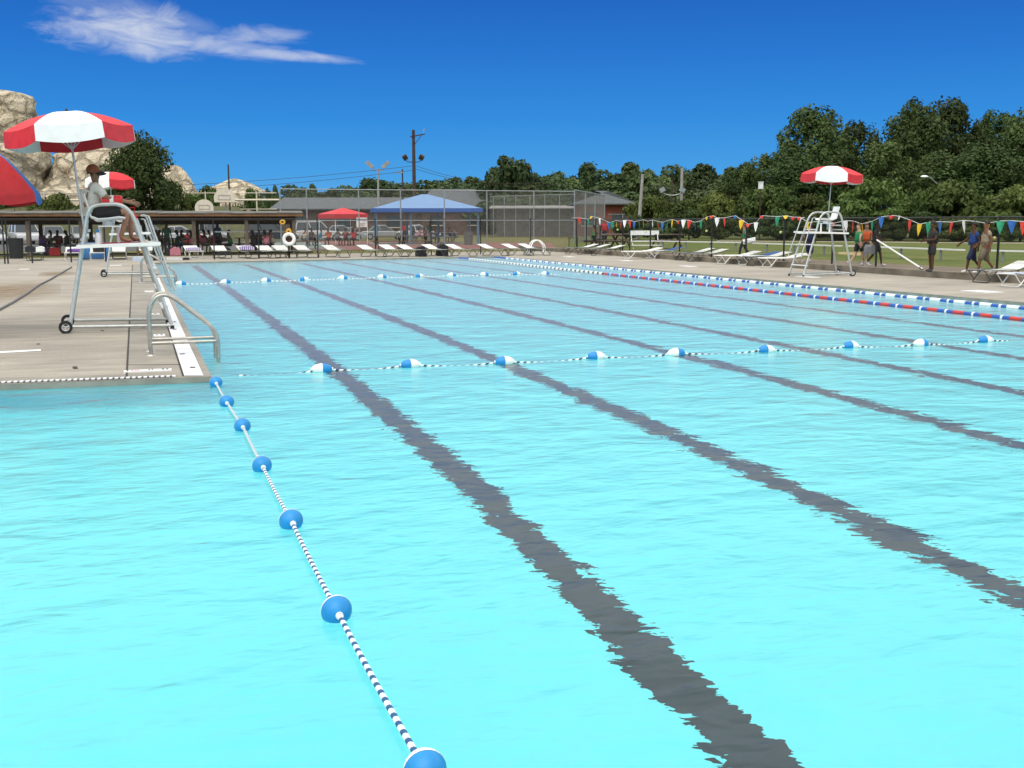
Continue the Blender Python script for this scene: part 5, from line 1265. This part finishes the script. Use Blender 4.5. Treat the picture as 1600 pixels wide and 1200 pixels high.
def build_person(label,p,sk,top,bot,hair,shoe,sleeve=.55,leg='shorts',longhair=False,fat=1.0,cap=None,toes=True,hairm=None,headdir=None):
    t=thing('person',label,'person')
    names=list(p.keys()); V=[p[k] for k in names]; ix={k:i for i,k in enumerate(names)}
    rad=dict(pel=.135*fat,bel=.125*fat,che=.145*fat,nek=.058,hd1=.080,hd2=.092,shL=.062,shR=.062,elL=.044,elR=.044,wrL=.028,wrR=.028,hiL=.092*fat,hiR=.092*fat,knL=.058,knR=.058,anL=.040,anR=.040)
    Rd=[rad[k] for k in names]
    E=[('pel','bel'),('bel','che'),('che','nek'),('nek','hd1'),('hd1','hd2')]
    for s in 'LR': E+=[('che','sh'+s),('sh'+s,'el'+s),('el'+s,'wr'+s),('pel','hi'+s),('hi'+s,'kn'+s),('kn'+s,'an'+s)]
    E=[(ix[a],ix[b]) for a,b in E]
    # chin and nose
    hd=(headdir or V3(1,0,0)).normalized(); up=(p['hd2']-p['nek']).normalized()
    def addv(v,r,to): V.append(v); Rd.append(r); E.append((to,len(V)-1)); return len(V)-1
    addv(p['hd1']+hd*.078+up*.035,.022,ix['hd1'])
    addv(p['hd2']+up*.045,.070,ix['hd2'])
    for s,sg in (('L',1),('R',-1)):
        w=p['wr'+s]; d=(w-p['el'+s]).normalized()
        side=V3(0,1,0)*sg; fw=d.cross(side).normalized(); fw=fw if fw.x>0 or abs(fw.x)<.05 else -fw
        pa=addv(w+d*.075,.030,ix['wr'+s])
        lens=[.075,.088,.082,.064]
        for q,(o,l) in enumerate(zip((-.030,-.010,.010,.030),lens)):
            a=addv(w+d*.115+fw*(-o),.0105,pa); b=addv(w+d*(.115+l*.55)+fw*(-o*1.1)-side*.010,.0095,a); addv(w+d*(.115+l)+fw*(-o*1.1)-side*.030,.008,b)
        a=addv(w+d*.05+fw*.045,.012,pa if False else ix['wr'+s]); addv(w+d*.095+fw*.068-side*.015,.009,a)
        an=p['an'+s]; kd=(an-p['kn'+s]).normalized(); f=V3(1,0,0) if abs(kd.x)<.45 else V3(.80,0,-.45 if kd.x<0 else .2).normalized()
        to=addv(an+f*.10+V3(0,0,-.045),.036,ix['an'+s]); addv(an+f*.17+V3(0,0,-.055),.026,to)
    body=skin('body',V,E,Rd,sk,t,1,ix['pel'])
    # ears and eyes
    rt=hd.cross(up).normalized()
    # shirt
    if top:
        a=1.12*fat
        vs=[p['pel']*.35+p['bel']*.65,p['bel'],p['che'],p['nek']*.8+p['che']*.2,p['pel']+(p['bel']-p['pel'])*.05]; r=[.142*a,.14*a,.158*a,.072,.145*a]; ee=[(4,0),(0,1),(1,2),(2,3)]
        for s in 'LR':
            i=len(vs); sl=p['sh'+s]; el=p['el'+s]; k_=min(1.,sleeve)
            vs+=[sl,sl+(el-sl)*k_]; r+=[.078,.070 if k_<1 else .06]; ee+=[(2,i),(i,i+1)]
            if sleeve>1: vs.append(el+(p['wr'+s]-el)*.9); r.append(.045); ee.append((i+1,i+2))
        skin('shirt',vs,ee,r,top,t,1,1)
    if bot:
        vs=[p['pel']+(p['bel']-p['pel'])*.35,p['pel']]; r=[.138*fat,.15*fat]; ee=[(0,1)]
        for s in 'LR':
            i=len(vs); h,k_,a_=p['hi'+s],p['kn'+s],p['an'+s]
            vs+=[h,h+(k_-h)*.55]; r+=[.112*fat,.098*fat]; ee+=[(1,i),(i,i+1)]
            if leg in('shorts','long','knee'): 
                vs.append(h+(k_-h)*(.85 if leg=='shorts' else 1.0)); r.append(.092*fat if leg!='long' else .08); ee.append((i+1,i+2))
            if leg in('long','knee'):
                vs.append(k_+(a_-k_)*(.90 if leg=='long' else .22)); r.append(.062 if leg=='long' else .088); ee.append((i+2,i+3))
        skin('trousers' if leg=='long' else 'shorts',vs,ee,r,bot,t,1,1)
    # hair: shell over crown and back of the head
    hc=p['hd2']+up*.008-hd*.008
    m=MB(); rr=.105; nu,nv=16,9
    vs=[];fs=[]
    for j in range(nv+1):
        for i in range(nu):
            az=2*PI*i/nu; front=(1+math.cos(az))/2
            mx=(1.95-.75*front)+(.55*(1-front) if longhair else 0); th=mx*j/nv
            x=math.sin(th)*math.cos(az); y=math.sin(th)*math.sin(az); z_=math.cos(th)
            ext=1+(.10 if longhair and th>1.5 else 0)
            vs.append(hc+hd*(x*rr*1.03)+rt*(y*rr*.86)+up*(z_*rr*1.08*ext-(.12*max(0,th-1.6) if longhair else 0)))
    for j in range(nv):
        for i in range(nu): fs.append((j*nu+i,(j+1)*nu+i,(j+1)*nu+(i+1)%nu,j*nu+(i+1)%nu))
    o=m.add(vs,fs).build('hair',hairm or M_hair,t,smooth=True)
    for s in 'LR':
        an=p['an'+s]; kd=(an-p['kn'+s]).normalized(); f=V3(1,0,0) if abs(kd.x)<.45 else V3(.80,0,-.45 if kd.x<0 else .2).normalized()
        if shoe: skin('shoe',[an+V3(0,0,-.01)-f*.02,an+f*.07+V3(0,0,-.042),an+f*.18+V3(0,0,-.052),an+V3(0,0,.03)],[(0,1),(1,2),(0,3)],[.052,.048,.034,.042],shoe,t,1,0)
    if cap:
        m=MB(); prof=[(rr*1.06*math.cos(a),rr*1.04*math.sin(a)) for a in np.linspace(-.1,PI/2-.01,7)]
        vs=[];fs=[]; nu=18
        for r_,z_ in prof:
            for i in range(nu):
                az=2*PI*i/nu; vs.append(hc+up*(z_+.022)+hd*(r_*math.cos(az)*1.03)+rt*(r_*math.sin(az)*.9))
        for j in range(len(prof)-1):
            for i in range(nu): fs.append((j*nu+i,j*nu+(i+1)%nu,(j+1)*nu+(i+1)%nu,(j+1)*nu+i))
        m.add(vs,fs).build('cap',cap[0],t,smooth=True)
        vs=[];fs=[]
        for k,(ra,dz_) in enumerate(((.10,.012),(.15,.004),(.20,-.02))):
            for i in range(9):
                az=-.95+1.9*i/8; vs.append(hc+hd*(math.cos(az)*ra*1.05)+rt*(math.sin(az)*ra*.62*(1.3 if k==0 else 1.15))+up*(dz_+.02-.02*abs(math.sin(az))))
        n_=len(vs); vs+= [v-up*.008 for v in vs]
        for k in range(2):
            for i in range(8): a=k*9+i; fs+=[(a,a+1,a+10,a+9),(a+n_+9,a+n_+10,a+n_+1,a+n_)]
        for i in range(8): fs.append((18+i,18+i+1,18+i+1+n_,18+i+n_))
        MB().add(vs,fs).build('cap_brim',cap[1],t,smooth=True)
    return t
C=lambda n:CL[n]
# ---- the guard on the left chair
cz=1.0
def chl(x,y,z): return V3(x,y,z)
ym=.625
# local frame of the guard: chair coordinates
SX=-.20
g_=dict(pel=V3(.66,ym,1.93),bel=V3(.62,ym,2.06),che=V3(.66,ym,2.27),nek=V3(.72,ym-.01,2.43),hd1=V3(.755,ym-.02,2.52),hd2=V3(.745,ym-.02,2.612),
 shL=V3(.68,ym+.175,2.37),elL=V3(.86,ym+.24,2.17),wrL=V3(1.10,ym+.14,2.11),shR=V3(.74,ym-.175,2.365),elR=V3(.92,ym-.22,2.15),wrR=V3(1.17,ym-.12,2.08),
 hiL=V3(.70,ym+.10,1.90),knL=V3(1.16,ym+.15,1.93),anL=V3(1.15,ym+.15,1.51),hiR=V3(.70,ym-.10,1.90),knR=V3(1.12,ym-.12,1.93),anR=V3(.98,ym-.11,1.50))
for k_ in list(g_):
    dx_=SX if k_[:2] in('pe','be','ch','ne','hd','sh','el','hi') else (-.12 if k_[:2]=='wr' else -.08)
    g_[k_]=g_[k_]+V3(dx_,0,0)
g_['hd1']+=V3(-.01,-.02,-.045); g_['hd2']+=V3(0,-.03,-.055); g_['nek']+=V3(.03,0,-.03)
guard=build_person('lifeguard in a cap, pale shirt and black shorts sitting on the left tall chair',g_,SK[0],C('white'),C('black'),True,None,.95,'shorts',False,1.34,(pm('rusty_cap',(.22,.07,.03),.8,.1,9),M_dark),headdir=V3(.92,-.32,-.12))
guard.location=ch1.location; guard.rotation_euler=ch1.rotation_euler
# sunglasses and whistle-side details
hd=V3(.92,-.32,-.12).normalized(); rt=hd.cross(V3(0,0,1)).normalized(); e=g_['hd2']+hd*.078-V3(0,0,.018)
MB().beam(e-rt*.06,e+rt*.06,.03,.03).build('sunglasses',M_black,guard)
for s in(-1,1): MB().sphere(g_['hd1']+rt*(.083*s)+V3(0,0,.045)-hd*.01,.028,8,6,sc=(.8,.5,1.2)).build('ear',SK[1],guard,smooth=True)
w_=loc_at(ch1,(.80,ym-.16,2.105)); t=thing('rescue_tube','red rescue tube lying across the lap of the seated guard','rescue tube',w_,ch1.rotation_euler.z+R(82))
pr=[(.02,-.16),(.07,-.155),(.085,-.14),(.085,.14),(.07,.155),(.02,.16)]
MB().lathe([(r*1.0,h) for r,h in pr],14,'Y').build('foam_body',pm('rescue_red',(.62,.03,.03),.45,.08,6),t,smooth=True); MB().lathe([(.087,-.03),(.088,0),(.087,.03)],14,'Y').build('strap_band',M_wplast,t,smooth=True)
w_=loc_at(ch1,(1.0,ym,1.392)); cloth('towel','dark red towel under the feet of the seated guard','towel',w_,.75,.8,pm('crimson_cloth',(.30,.02,.07),.9,.15,6),21,h=.02,z=w_.z,fold=.012)
w_=loc_at(ch1,(.55,.45,1.40)); t=thing('water_bottle','white bottle with a blue cap on the chair platform','bottle',w_); MB().lathe([(.001,0),(.045,0),(.048,.02),(.048,.15),(.02,.19),(.02,.20)],12).build('bottle',M_wplast,t,smooth=True); MB().lathe([(.024,.19),(.024,.235),(.001,.237)],10).build('bottle_cap',M_buoyblue,t,smooth=True)
w_=loc_at(ch1,(1.12,.9,1.84)); t=thing('red_pack','small red hip pack hanging on the chair front beside the guard','pack',w_); m=MB(); m.sphere((0,0,0),.065,12,8,sc=(1,.6,1)); m.build('pouch',M_red,t,smooth=True); MB().tube([(-.02,0,.09),(-.05,0,.16),(.03,0,.16),(.03,0,.09)],.01,6).build('strap',M_red,t)
# ---- walkers behind the right fence
def place(o,px,py,z,face,sc=1.0):
    sc*=.84; g=G(px,py,z); o.location=(g.x,g.y,z); o.rotation_euler=(0,0,face); o.scale=(sc,)*3; return o
Lf=math.atan2(-RV.y,-RV.x); Rt=math.atan2(RV.y,RV.x)
def heading(a): return Rt+R(a)     # 0 = towards photo right, 90 = away
p=pose_walk(); p['wrR']=V3(.22,-.06,1.22); p['elR']=V3(.10,-.24,1.15)
place(build_person('person in a green shirt and black trousers walking behind the loungers, towel in hand',p,SK[0],C('green'),C('black'),True,M_shoed,.45,'long',hairm=M_hairb),1162,402.5,FZ,heading(165),.98)
w_=G(1168,402.5,FZ); o=cloth('towel','white towel carried by the person in green and black','towel',Vector((w_.x,w_.y-.05,0)),.12,.3,M_wplast,31,h=.10,z=.92); o.rotation_euler=(R(90),R(80),Rt); o.scale=(1.8,1.8,1.2)
place(build_person('person in a navy shirt and dark shorts walking behind the right lifeguard chair',pose_walk(),SK[1],C('navy'),C('navy'),True,M_shoe,.7,'knee',False,1.2),1264,411,FZ,heading(60),1.0)
p=pose_walk(-1)
place(build_person('bare legged person in green shirt and black shorts left of the dark clothed one',p,SK[3],C('green'),C('black'),True,M_shoe,.5,'shorts',False,1.12,hairm=M_hairb),1340,415,FZ,heading(200),1.0)
place(build_person('person in an orange shirt partly hidden between the green shirt and the dark clothed one',pose_base(),SK[0],C('orange'),C('black'),True,M_shoe,.6,'shorts',hairm=M_hairb),1352,411.5,FZ,heading(250),1.0)
p=pose_walk(); p['wrL']=V3(.15,.2,1.1)
place(build_person('person in all black clothes with white shoes beside the leaning white pole',p,SK[2],C('black'),C('black'),True,M_shoe,.7,'shorts',False,1.18),1367,416,FZ,heading(-30),1.02)
w_=G(1360,416,FZ); cloth('gym_bag','grey and black bag held at the knees of the person in all black','bag',Vector((w_.x-.05,w_.y,0)),.25,.35,C('grey'),33,h=.3,z=.62)
p=pose_base(); p['wrL']=V3(.26,.16,1.10); p['elL']=V3(.02,.25,1.13); p['wrR']=V3(.26,-.14,1.08); p['elR']=V3(.02,-.25,1.12); p['anL']=V3(.06,.19,.085); p['anR']=V3(-.06,-.19,.085); p['knL']=V3(.05,.15,.5); p['knR']=V3(0,-.15,.5)
place(build_person('person in a black T-shirt and black shorts standing with feet apart by the fence post',p,SK[2],C('black'),C('black'),True,M_shoed,.6,'shorts',False,1.05),1455,424.5,FZ,heading(185),1.05)
p=pose_walk(); p['elR']=V3(.14,-.26,1.18); p['wrR']=V3(.36,-.24,1.02)
place(build_person('person in a blue shirt and navy shorts stepping left with an arm held out',p,SK[2],C('blue'),C('navy'),True,M_shoe,.6,'knee',False,1.08),1519,426.5,FZ,heading(175),1.03)
p=pose_walk(); 
place(build_person('person in khaki shirt and trousers stepping with one heel lifted',p,SK[1],C('khaki'),C('khakid'),True,M_shoe,.6,'knee',False,1.22,hairm=M_hair),1538,427.5,FZ,heading(170),1.06)
# leaning white pole
a=onX(1371,FX-.1,375); b_=G(1441,426,FZ); a.x=FX-.12
t=thing('skimmer_pole','white pole leaning against the right fence beside the dark clothed person','pole',Vector((b_.x,b_.y,FZ)))
b0=Vector((b_.x,b_.y,FZ)); b0.x=FX-.5; d_=(b0-CAMP); 
b0=onX(1441,FX-.35,426); b0.z=max(b0.z,FZ)
t.location=b0; MB().tube([Vector((0,0,.03)),a-b0],.028,8).build('shaft',M_wpaint,t,smooth=True); MB().tube([Vector((0,0,0)),(a-b0)*.05+Vector((0,0,.03))],.034,8).build('pole_tip',M_black,t,smooth=True)
# ---- crowd under the shelters: a few figures copied with their own clothes
def crowd_proto(pose,**k): return build_person('x',pose,SK[1],C('black'),C('black'),True,M_shoed,**k)
cs1=crowd_proto(pose_sit()); ps=pose_sit(); ps['wrL']=V3(.30,.10,.98); ps['nek']=ps['nek']+V3(-.05,.03,0); ps['hd1']=ps['hd1']+V3(-.06,.05,0); ps['hd2']=ps['hd2']+V3(-.06,.06,0)
cs2=crowd_proto(ps,longhair=True); cst=crowd_proto(pose_base(),leg='long')
PRO=dict(s=[cs1,False],l=[cs2,False],t=[cst,False])
def crowd(kind,px,py,face,sk,top,bot,label,sc=1.0,z=0.0,grp='people under the shelters'):
    pr=PRO[kind]; g=G(px,py); loc=(g.x,g.y,z)
    if pr[1]: o=dup(pr[0],loc,heading(face),label,grp,sc)
    else: pr[1]=True; o=pr[0]; o.location=loc; o.rotation_euler=(0,0,heading(face)); o['label']=label; o['group']=grp; o.scale=(sc,)*3
    for c in o.children:
        n_=c.name.split('.')[0]
        if n_=='body': setm(c,SK[sk])
        if n_=='shirt': setm(c,C(top))
        if n_ in('shorts','trousers'): setm(c,C(bot))
CW=[('t',262,398,100,2,'dgreen','black','person in a dark green shirt and black trousers standing under the brown roof'),
('s',243,397,20,1,'cream','khaki','seated person in a cream top left of the standing dark green shirt'),('l',235,396,60,2,'black','black','seated person in black behind the tall chair front leg'),('s',253,395.5,170,2,'black','maroon','person in black bent over the table just left of the standing one'),
('l',277,397,30,2,'dgreen','navy','seated person with long hair in green right of the standing one'),('s',287,396,150,1,'cream','grey','seated person in a pale top between the green top and the pink shirt'),('l',300,397,80,1,'pink','black','person in a pink shirt seated at the shelter post'),('s',294,394,-70,2,'red','black','person in a red cap coloured top behind the pink shirt'),
('s',318,396,60,1,'pink','khaki','person in pink and khaki seated in the row right of the shelter post'),('l',327,395,20,0,'cream','khaki','person in cream and khaki in the middle of the crowded row'),('s',335,396,-20,1,'red','grey','person in red and grey at the right of the crowded row'),('l',343,395,150,2,'dgreen','grey','person in dark green at the end of the crowded row'),
('t',341,396,70,1,'teal','navy','standing person in a teal shirt under the serving shelf'),('s',361,396.5,195,1,'green','black','person in a bright green shirt leaning forward on a bench'),('s',311,393,-60,1,'red','black','person in red far inside the shelter'),
('l',396,397,60,2,'black','black','person in black with long hair left of the black and pink pair'),('s',406,396.5,120,2,'black','grey','person in black just left of the pink shirt by the fence post'),('l',416,397,90,1,'pink','navy','person in a pink patterned shirt seated by the black fence post'),('s',426,396,170,1,'cream','black','person with pale top seated right of the pink patterned shirt'),
('s',92,397,120,1,'red','navy','person in bright red seated under the left end of the roof'),('l',105,398,60,2,'black','grey','person in black and grey seated by the fence post left of the tall chair'),('s',78,397,40,1,'white','grey','person in white and grey seated in front of the silver sedan'),('s',128,396.5,10,1,'yellow','navy','person in yellow seated behind the tall chair rear leg'),('l',66,398,70,1,'purple','black','person in purple at the table near the far left'),
('t',672,380.5,-90,1,'green','white','man in a green shirt and white shorts standing at the blue shelter'),('t',632,379,-80,2,'red','navy','person in a red shirt standing at the left part of the blue shelter'),('s',645,378.5,-40,2,'black','black','dark clothed person seated left in the blue shelter'),('l',655,378,40,1,'pink','black','person in pink seated in the blue shelter left of the green shirt'),('s',683,378.5,100,2,'black','black','dark clothed person seated right of the man in green'),('l',692,378,160,2,'navy','black','dark haired person in navy seated in the blue shelter'),('s',703,378.5,130,2,'black','grey','dark clothed person at the right table of the blue shelter'),('s',712,378,190,1,'grey','navy','person in grey at the right end of the shelter table'),('l',664,377.5,70,2,'maroon','black','person in maroon behind the man in green'),
('s',486,384,60,2,'black','black','person in black sitting on the grass edge left of the red canopy'),('s',500,384.5,10,1,'teal','grey','person in teal sitting on the grass edge by the fence post'),('s',514,384,120,1,'orange','black','person in orange sitting on the grass edge below the red canopy'),('s',527,384,60,2,'grey','black','person in grey sitting on the grass edge below the red canopy'),('s',540,384,90,1,'maroon','black','person in maroon sitting right of the grey one on the grass edge'),('l',553,384,120,2,'red','black','person in red sitting at the foot of the slanted hoop pole'),('s',476,384,60,1,'cream','grey','person in white sitting on the grass edge right of the shelter')]
for k in CW: crowd(*k)
g=G(944,392,FZ)
crowd('t',944,389,90,1,'red','navy','person in a red shirt at the picnic table beyond the fence corner',1.0,FZ)
crowd('s',927,391,40,1,'green','grey','person in pale green at the picnic table beyond the fence corner',1.0,FZ)
# small bags and coolers in the crowd
for i,(px,py,mt_,l) in enumerate([(274,399,C('pink'),'pink bag on the ground under the brown roof'),(86,399,C('red'),'red cooler bag on the ground by the table at the far left'),(268,399,C('black'),'black bag at the feet of the dark green shirted person'),(69,396,C('purple'),'purple bag on the bench at the far left'),(352,398.5,C('black'),'dark bag below the seated green shirt')]):
    g=G(px,py); cloth('bag',l,'bag',g,.55,.45,mt_,50+i,h=.36,z=0,fold=.06)
#@@
# ================================================================== camera, sky, sun
cd=bpy.data.cameras.new('camera'); cam=bpy.data.objects.new('camera',cd); col.objects.link(cam)
cd.sensor_width=36; cd.lens=F*36/1600; cd.clip_end=4000; cd.clip_start=.05
cam.matrix_world=Matrix(((CAMR.x,CAMU.x,-FV.x,0),(CAMR.y,CAMU.y,-FV.y,0),(CAMR.z,CAMU.z,-FV.z,H),(0,0,0,1)))
S.camera=cam
SUN_EL=R(62); SUN_AZ=R(215)     # azimuth clockwise from +Y: behind the camera, to its left
sd=bpy.data.lights.new('sun','SUN'); so=bpy.data.objects.new('sun',sd); col.objects.link(so)
sdir=Vector((math.sin(SUN_AZ)*math.cos(SUN_EL),math.cos(SUN_AZ)*math.cos(SUN_EL),math.sin(SUN_EL)))
so.rotation_euler=sdir.to_track_quat('Z','Y').to_euler(); so.location=(0,-20,30)
sd.energy=1.1; sd.angle=R(60); sd.color=(1,.93,.84)
w=bpy.data.worlds.new('World'); S.world=w; w.use_nodes=True
nt=w.node_tree; N=nt.nodes; L=nt.links
bg=N['Background']
tc=N.new('ShaderNodeTexCoord')
sky=N.new('ShaderNodeTexSky'); sky.sky_type='NISHITA'; sky.sun_disc=False; sky.sun_elevation=SUN_EL; sky.sun_rotation=SUN_AZ; sky.altitude=300; sky.air_density=1.2; sky.dust_density=.3; sky.ozone_density=4
def vm(op,a,b=None):
    n=N.new('ShaderNodeVectorMath'); n.operation=op
    for i,v in enumerate((a,b)):
        if v is None: continue
        if hasattr(v,'links'): L.new(v,n.inputs[i])
        else: n.inputs[i].default_value=v
    return n.outputs['Value'] if op=='DOT_PRODUCT' else n.outputs['Vector']
def mt(op,a,b=None,clamp=False):
    n=N.new('ShaderNodeMath'); n.operation=op; n.use_clamp=clamp
    for i,v in enumerate((a,b)):
        if v is None: continue
        if hasattr(v,'links'): L.new(v,n.inputs[i])
        else: n.inputs[i].default_value=v
    return n.outputs[0]
def mr(v,a,b,c=0.,d=1.,smooth=True):
    n=N.new('ShaderNodeMapRange'); n.interpolation_type='SMOOTHSTEP' if smooth else 'LINEAR'
    L.new(v,n.inputs['Value'])
    for k,x in zip(('From Min','From Max','To Min','To Max'),(a,b,c,d)): n.inputs[k].default_value=x
    return n.outputs['Result']
def mixc(f,a,b):
    n=N.new('ShaderNodeMix'); n.data_type='RGBA'
    if hasattr(f,'links'): L.new(f,n.inputs['Factor'])
    else: n.inputs['Factor'].default_value=f
    for s,v in (('A',a),('B',b)):
        if hasattr(v,'links'): L.new(v,n.inputs[s])
        else: n.inputs[s].default_value=(*v,1)
    return n.outputs['Result']
dirv=vm('NORMALIZE',tc.outputs['Generated'])
sep=N.new('ShaderNodeSeparateXYZ'); L.new(dirv,sep.inputs[0])
z=sep.outputs['Z']
EXPO=1.15; K=1/(2**EXPO)
STR=.1
# clear blue: the physical sky, tinted to the deep polarised blue of the photograph
rp=N.new('ShaderNodeValToRGB'); L.new(mr(z,0,.40,0,1,False),rp.inputs[0])
cr_=rp.color_ramp; stops=[(0,(95,175,232)),(.10,(48,154,228)),(.22,(20,134,220)),(.36,(6,112,206)),(.50,(0,92,188)),(1,(0,72,164))]
while len(cr_.elements)<len(stops): cr_.elements.new(.5)
for e,(p,c) in zip(cr_.elements,stops): e.position=p; e.color=(*[v*K/STR for v in srgb(*c)],1)
blue=mixc(.97,sky.outputs[0],rp.outputs[0])
# unseen cloud added above the view for soft light and pale reflections, clear ahead
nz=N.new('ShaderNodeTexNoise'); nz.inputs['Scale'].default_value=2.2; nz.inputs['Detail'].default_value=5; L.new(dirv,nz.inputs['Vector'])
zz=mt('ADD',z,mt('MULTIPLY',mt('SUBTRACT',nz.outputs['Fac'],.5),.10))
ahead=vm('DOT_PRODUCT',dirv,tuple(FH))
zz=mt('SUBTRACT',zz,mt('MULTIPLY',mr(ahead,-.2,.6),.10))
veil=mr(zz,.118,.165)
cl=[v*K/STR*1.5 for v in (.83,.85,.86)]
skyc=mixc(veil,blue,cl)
# the wisp of cirrus at upper left
def wisp(px,py,tilt,W,Hh,sc,dens,seed):
    c=ray(px,py).normalized(); r=c.cross(Vector((0,0,1))).normalized(); u=r.cross(c)
    r2=(r*math.cos(tilt)+u*math.sin(tilt)); u2=(u*math.cos(tilt)-r*math.sin(tilt))
    a=vm('DOT_PRODUCT',dirv,tuple(r2)); b_=vm('DOT_PRODUCT',dirv,tuple(u2)); f=vm('DOT_PRODUCT',dirv,tuple(c))
    cmb=N.new('ShaderNodeCombineXYZ'); L.new(mt('MULTIPLY',a,sc),cmb.inputs[0]); L.new(mt('MULTIPLY',b_,sc*3.2),cmb.inputs[1]); cmb.inputs[2].default_value=seed
    n1=N.new('ShaderNodeTexNoise'); n1.inputs['Scale'].default_value=1; n1.inputs['Detail'].default_value=8; n1.inputs['Roughness'].default_value=.62; n1.inputs['Distortion'].default_value=.7
    L.new(cmb.outputs[0],n1.inputs['Vector'])
    ea=mt('DIVIDE',a,W); eb=mt('DIVIDE',b_,Hh)
    d=mt('ADD',mt('MULTIPLY',ea,ea),mt('MULTIPLY',eb,eb))
    m=mt('SUBTRACT',1,d,True)
    m=mt('MULTIPLY',m,mr(f,.5,.6))
    v=mt('ADD',mt('MULTIPLY',m,.85),mt('MULTIPLY',mt('SUBTRACT',n1.outputs['Fac'],.5),1.5))
    return mt('MULTIPLY',mt('MULTIPLY',mr(v,.15,1.15),mr(m,0,.25)),dens)
ws=[wisp(205,50,-.05,.088,.026,22,.62,1.),wisp(310,66,-.10,.12,.013,20,.42,4.2),wisp(405,55,.02,.055,.011,24,.36,7.7),wisp(190,14,-.2,.12,.016,16,.20,9.1),wisp(430,84,-.06,.09,.0065,20,.48,2.3),wisp(255,28,.9,.022,.010,30,.40,5.5)]
acc=ws[0]
for q in ws[1:]: acc=mt('MAXIMUM',acc,q)
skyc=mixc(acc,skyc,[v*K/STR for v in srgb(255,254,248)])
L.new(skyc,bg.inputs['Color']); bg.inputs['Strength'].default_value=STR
vs=S.view_settings; vs.view_transform='Standard'; vs.look='None'; vs.exposure=EXPO; vs.gamma=1; vs.use_curve_mapping=False
c=S.cycles; c.use_denoising=True
try: c.denoiser='OPENIMAGEDENOISE'; c.denoising_input_passes='RGB_ALBEDO_NORMAL'; c.denoising_prefilter='ACCURATE'
except Exception: pass
c.max_bounces=10; c.transmission_bounces=8; c.diffuse_bounces=4; c.glossy_bounces=4; c.transparent_max_bounces=12
c.caustics_refractive=True; c.caustics_reflective=True; c.blur_glossy=.3; c.sample_clamp_indirect=12
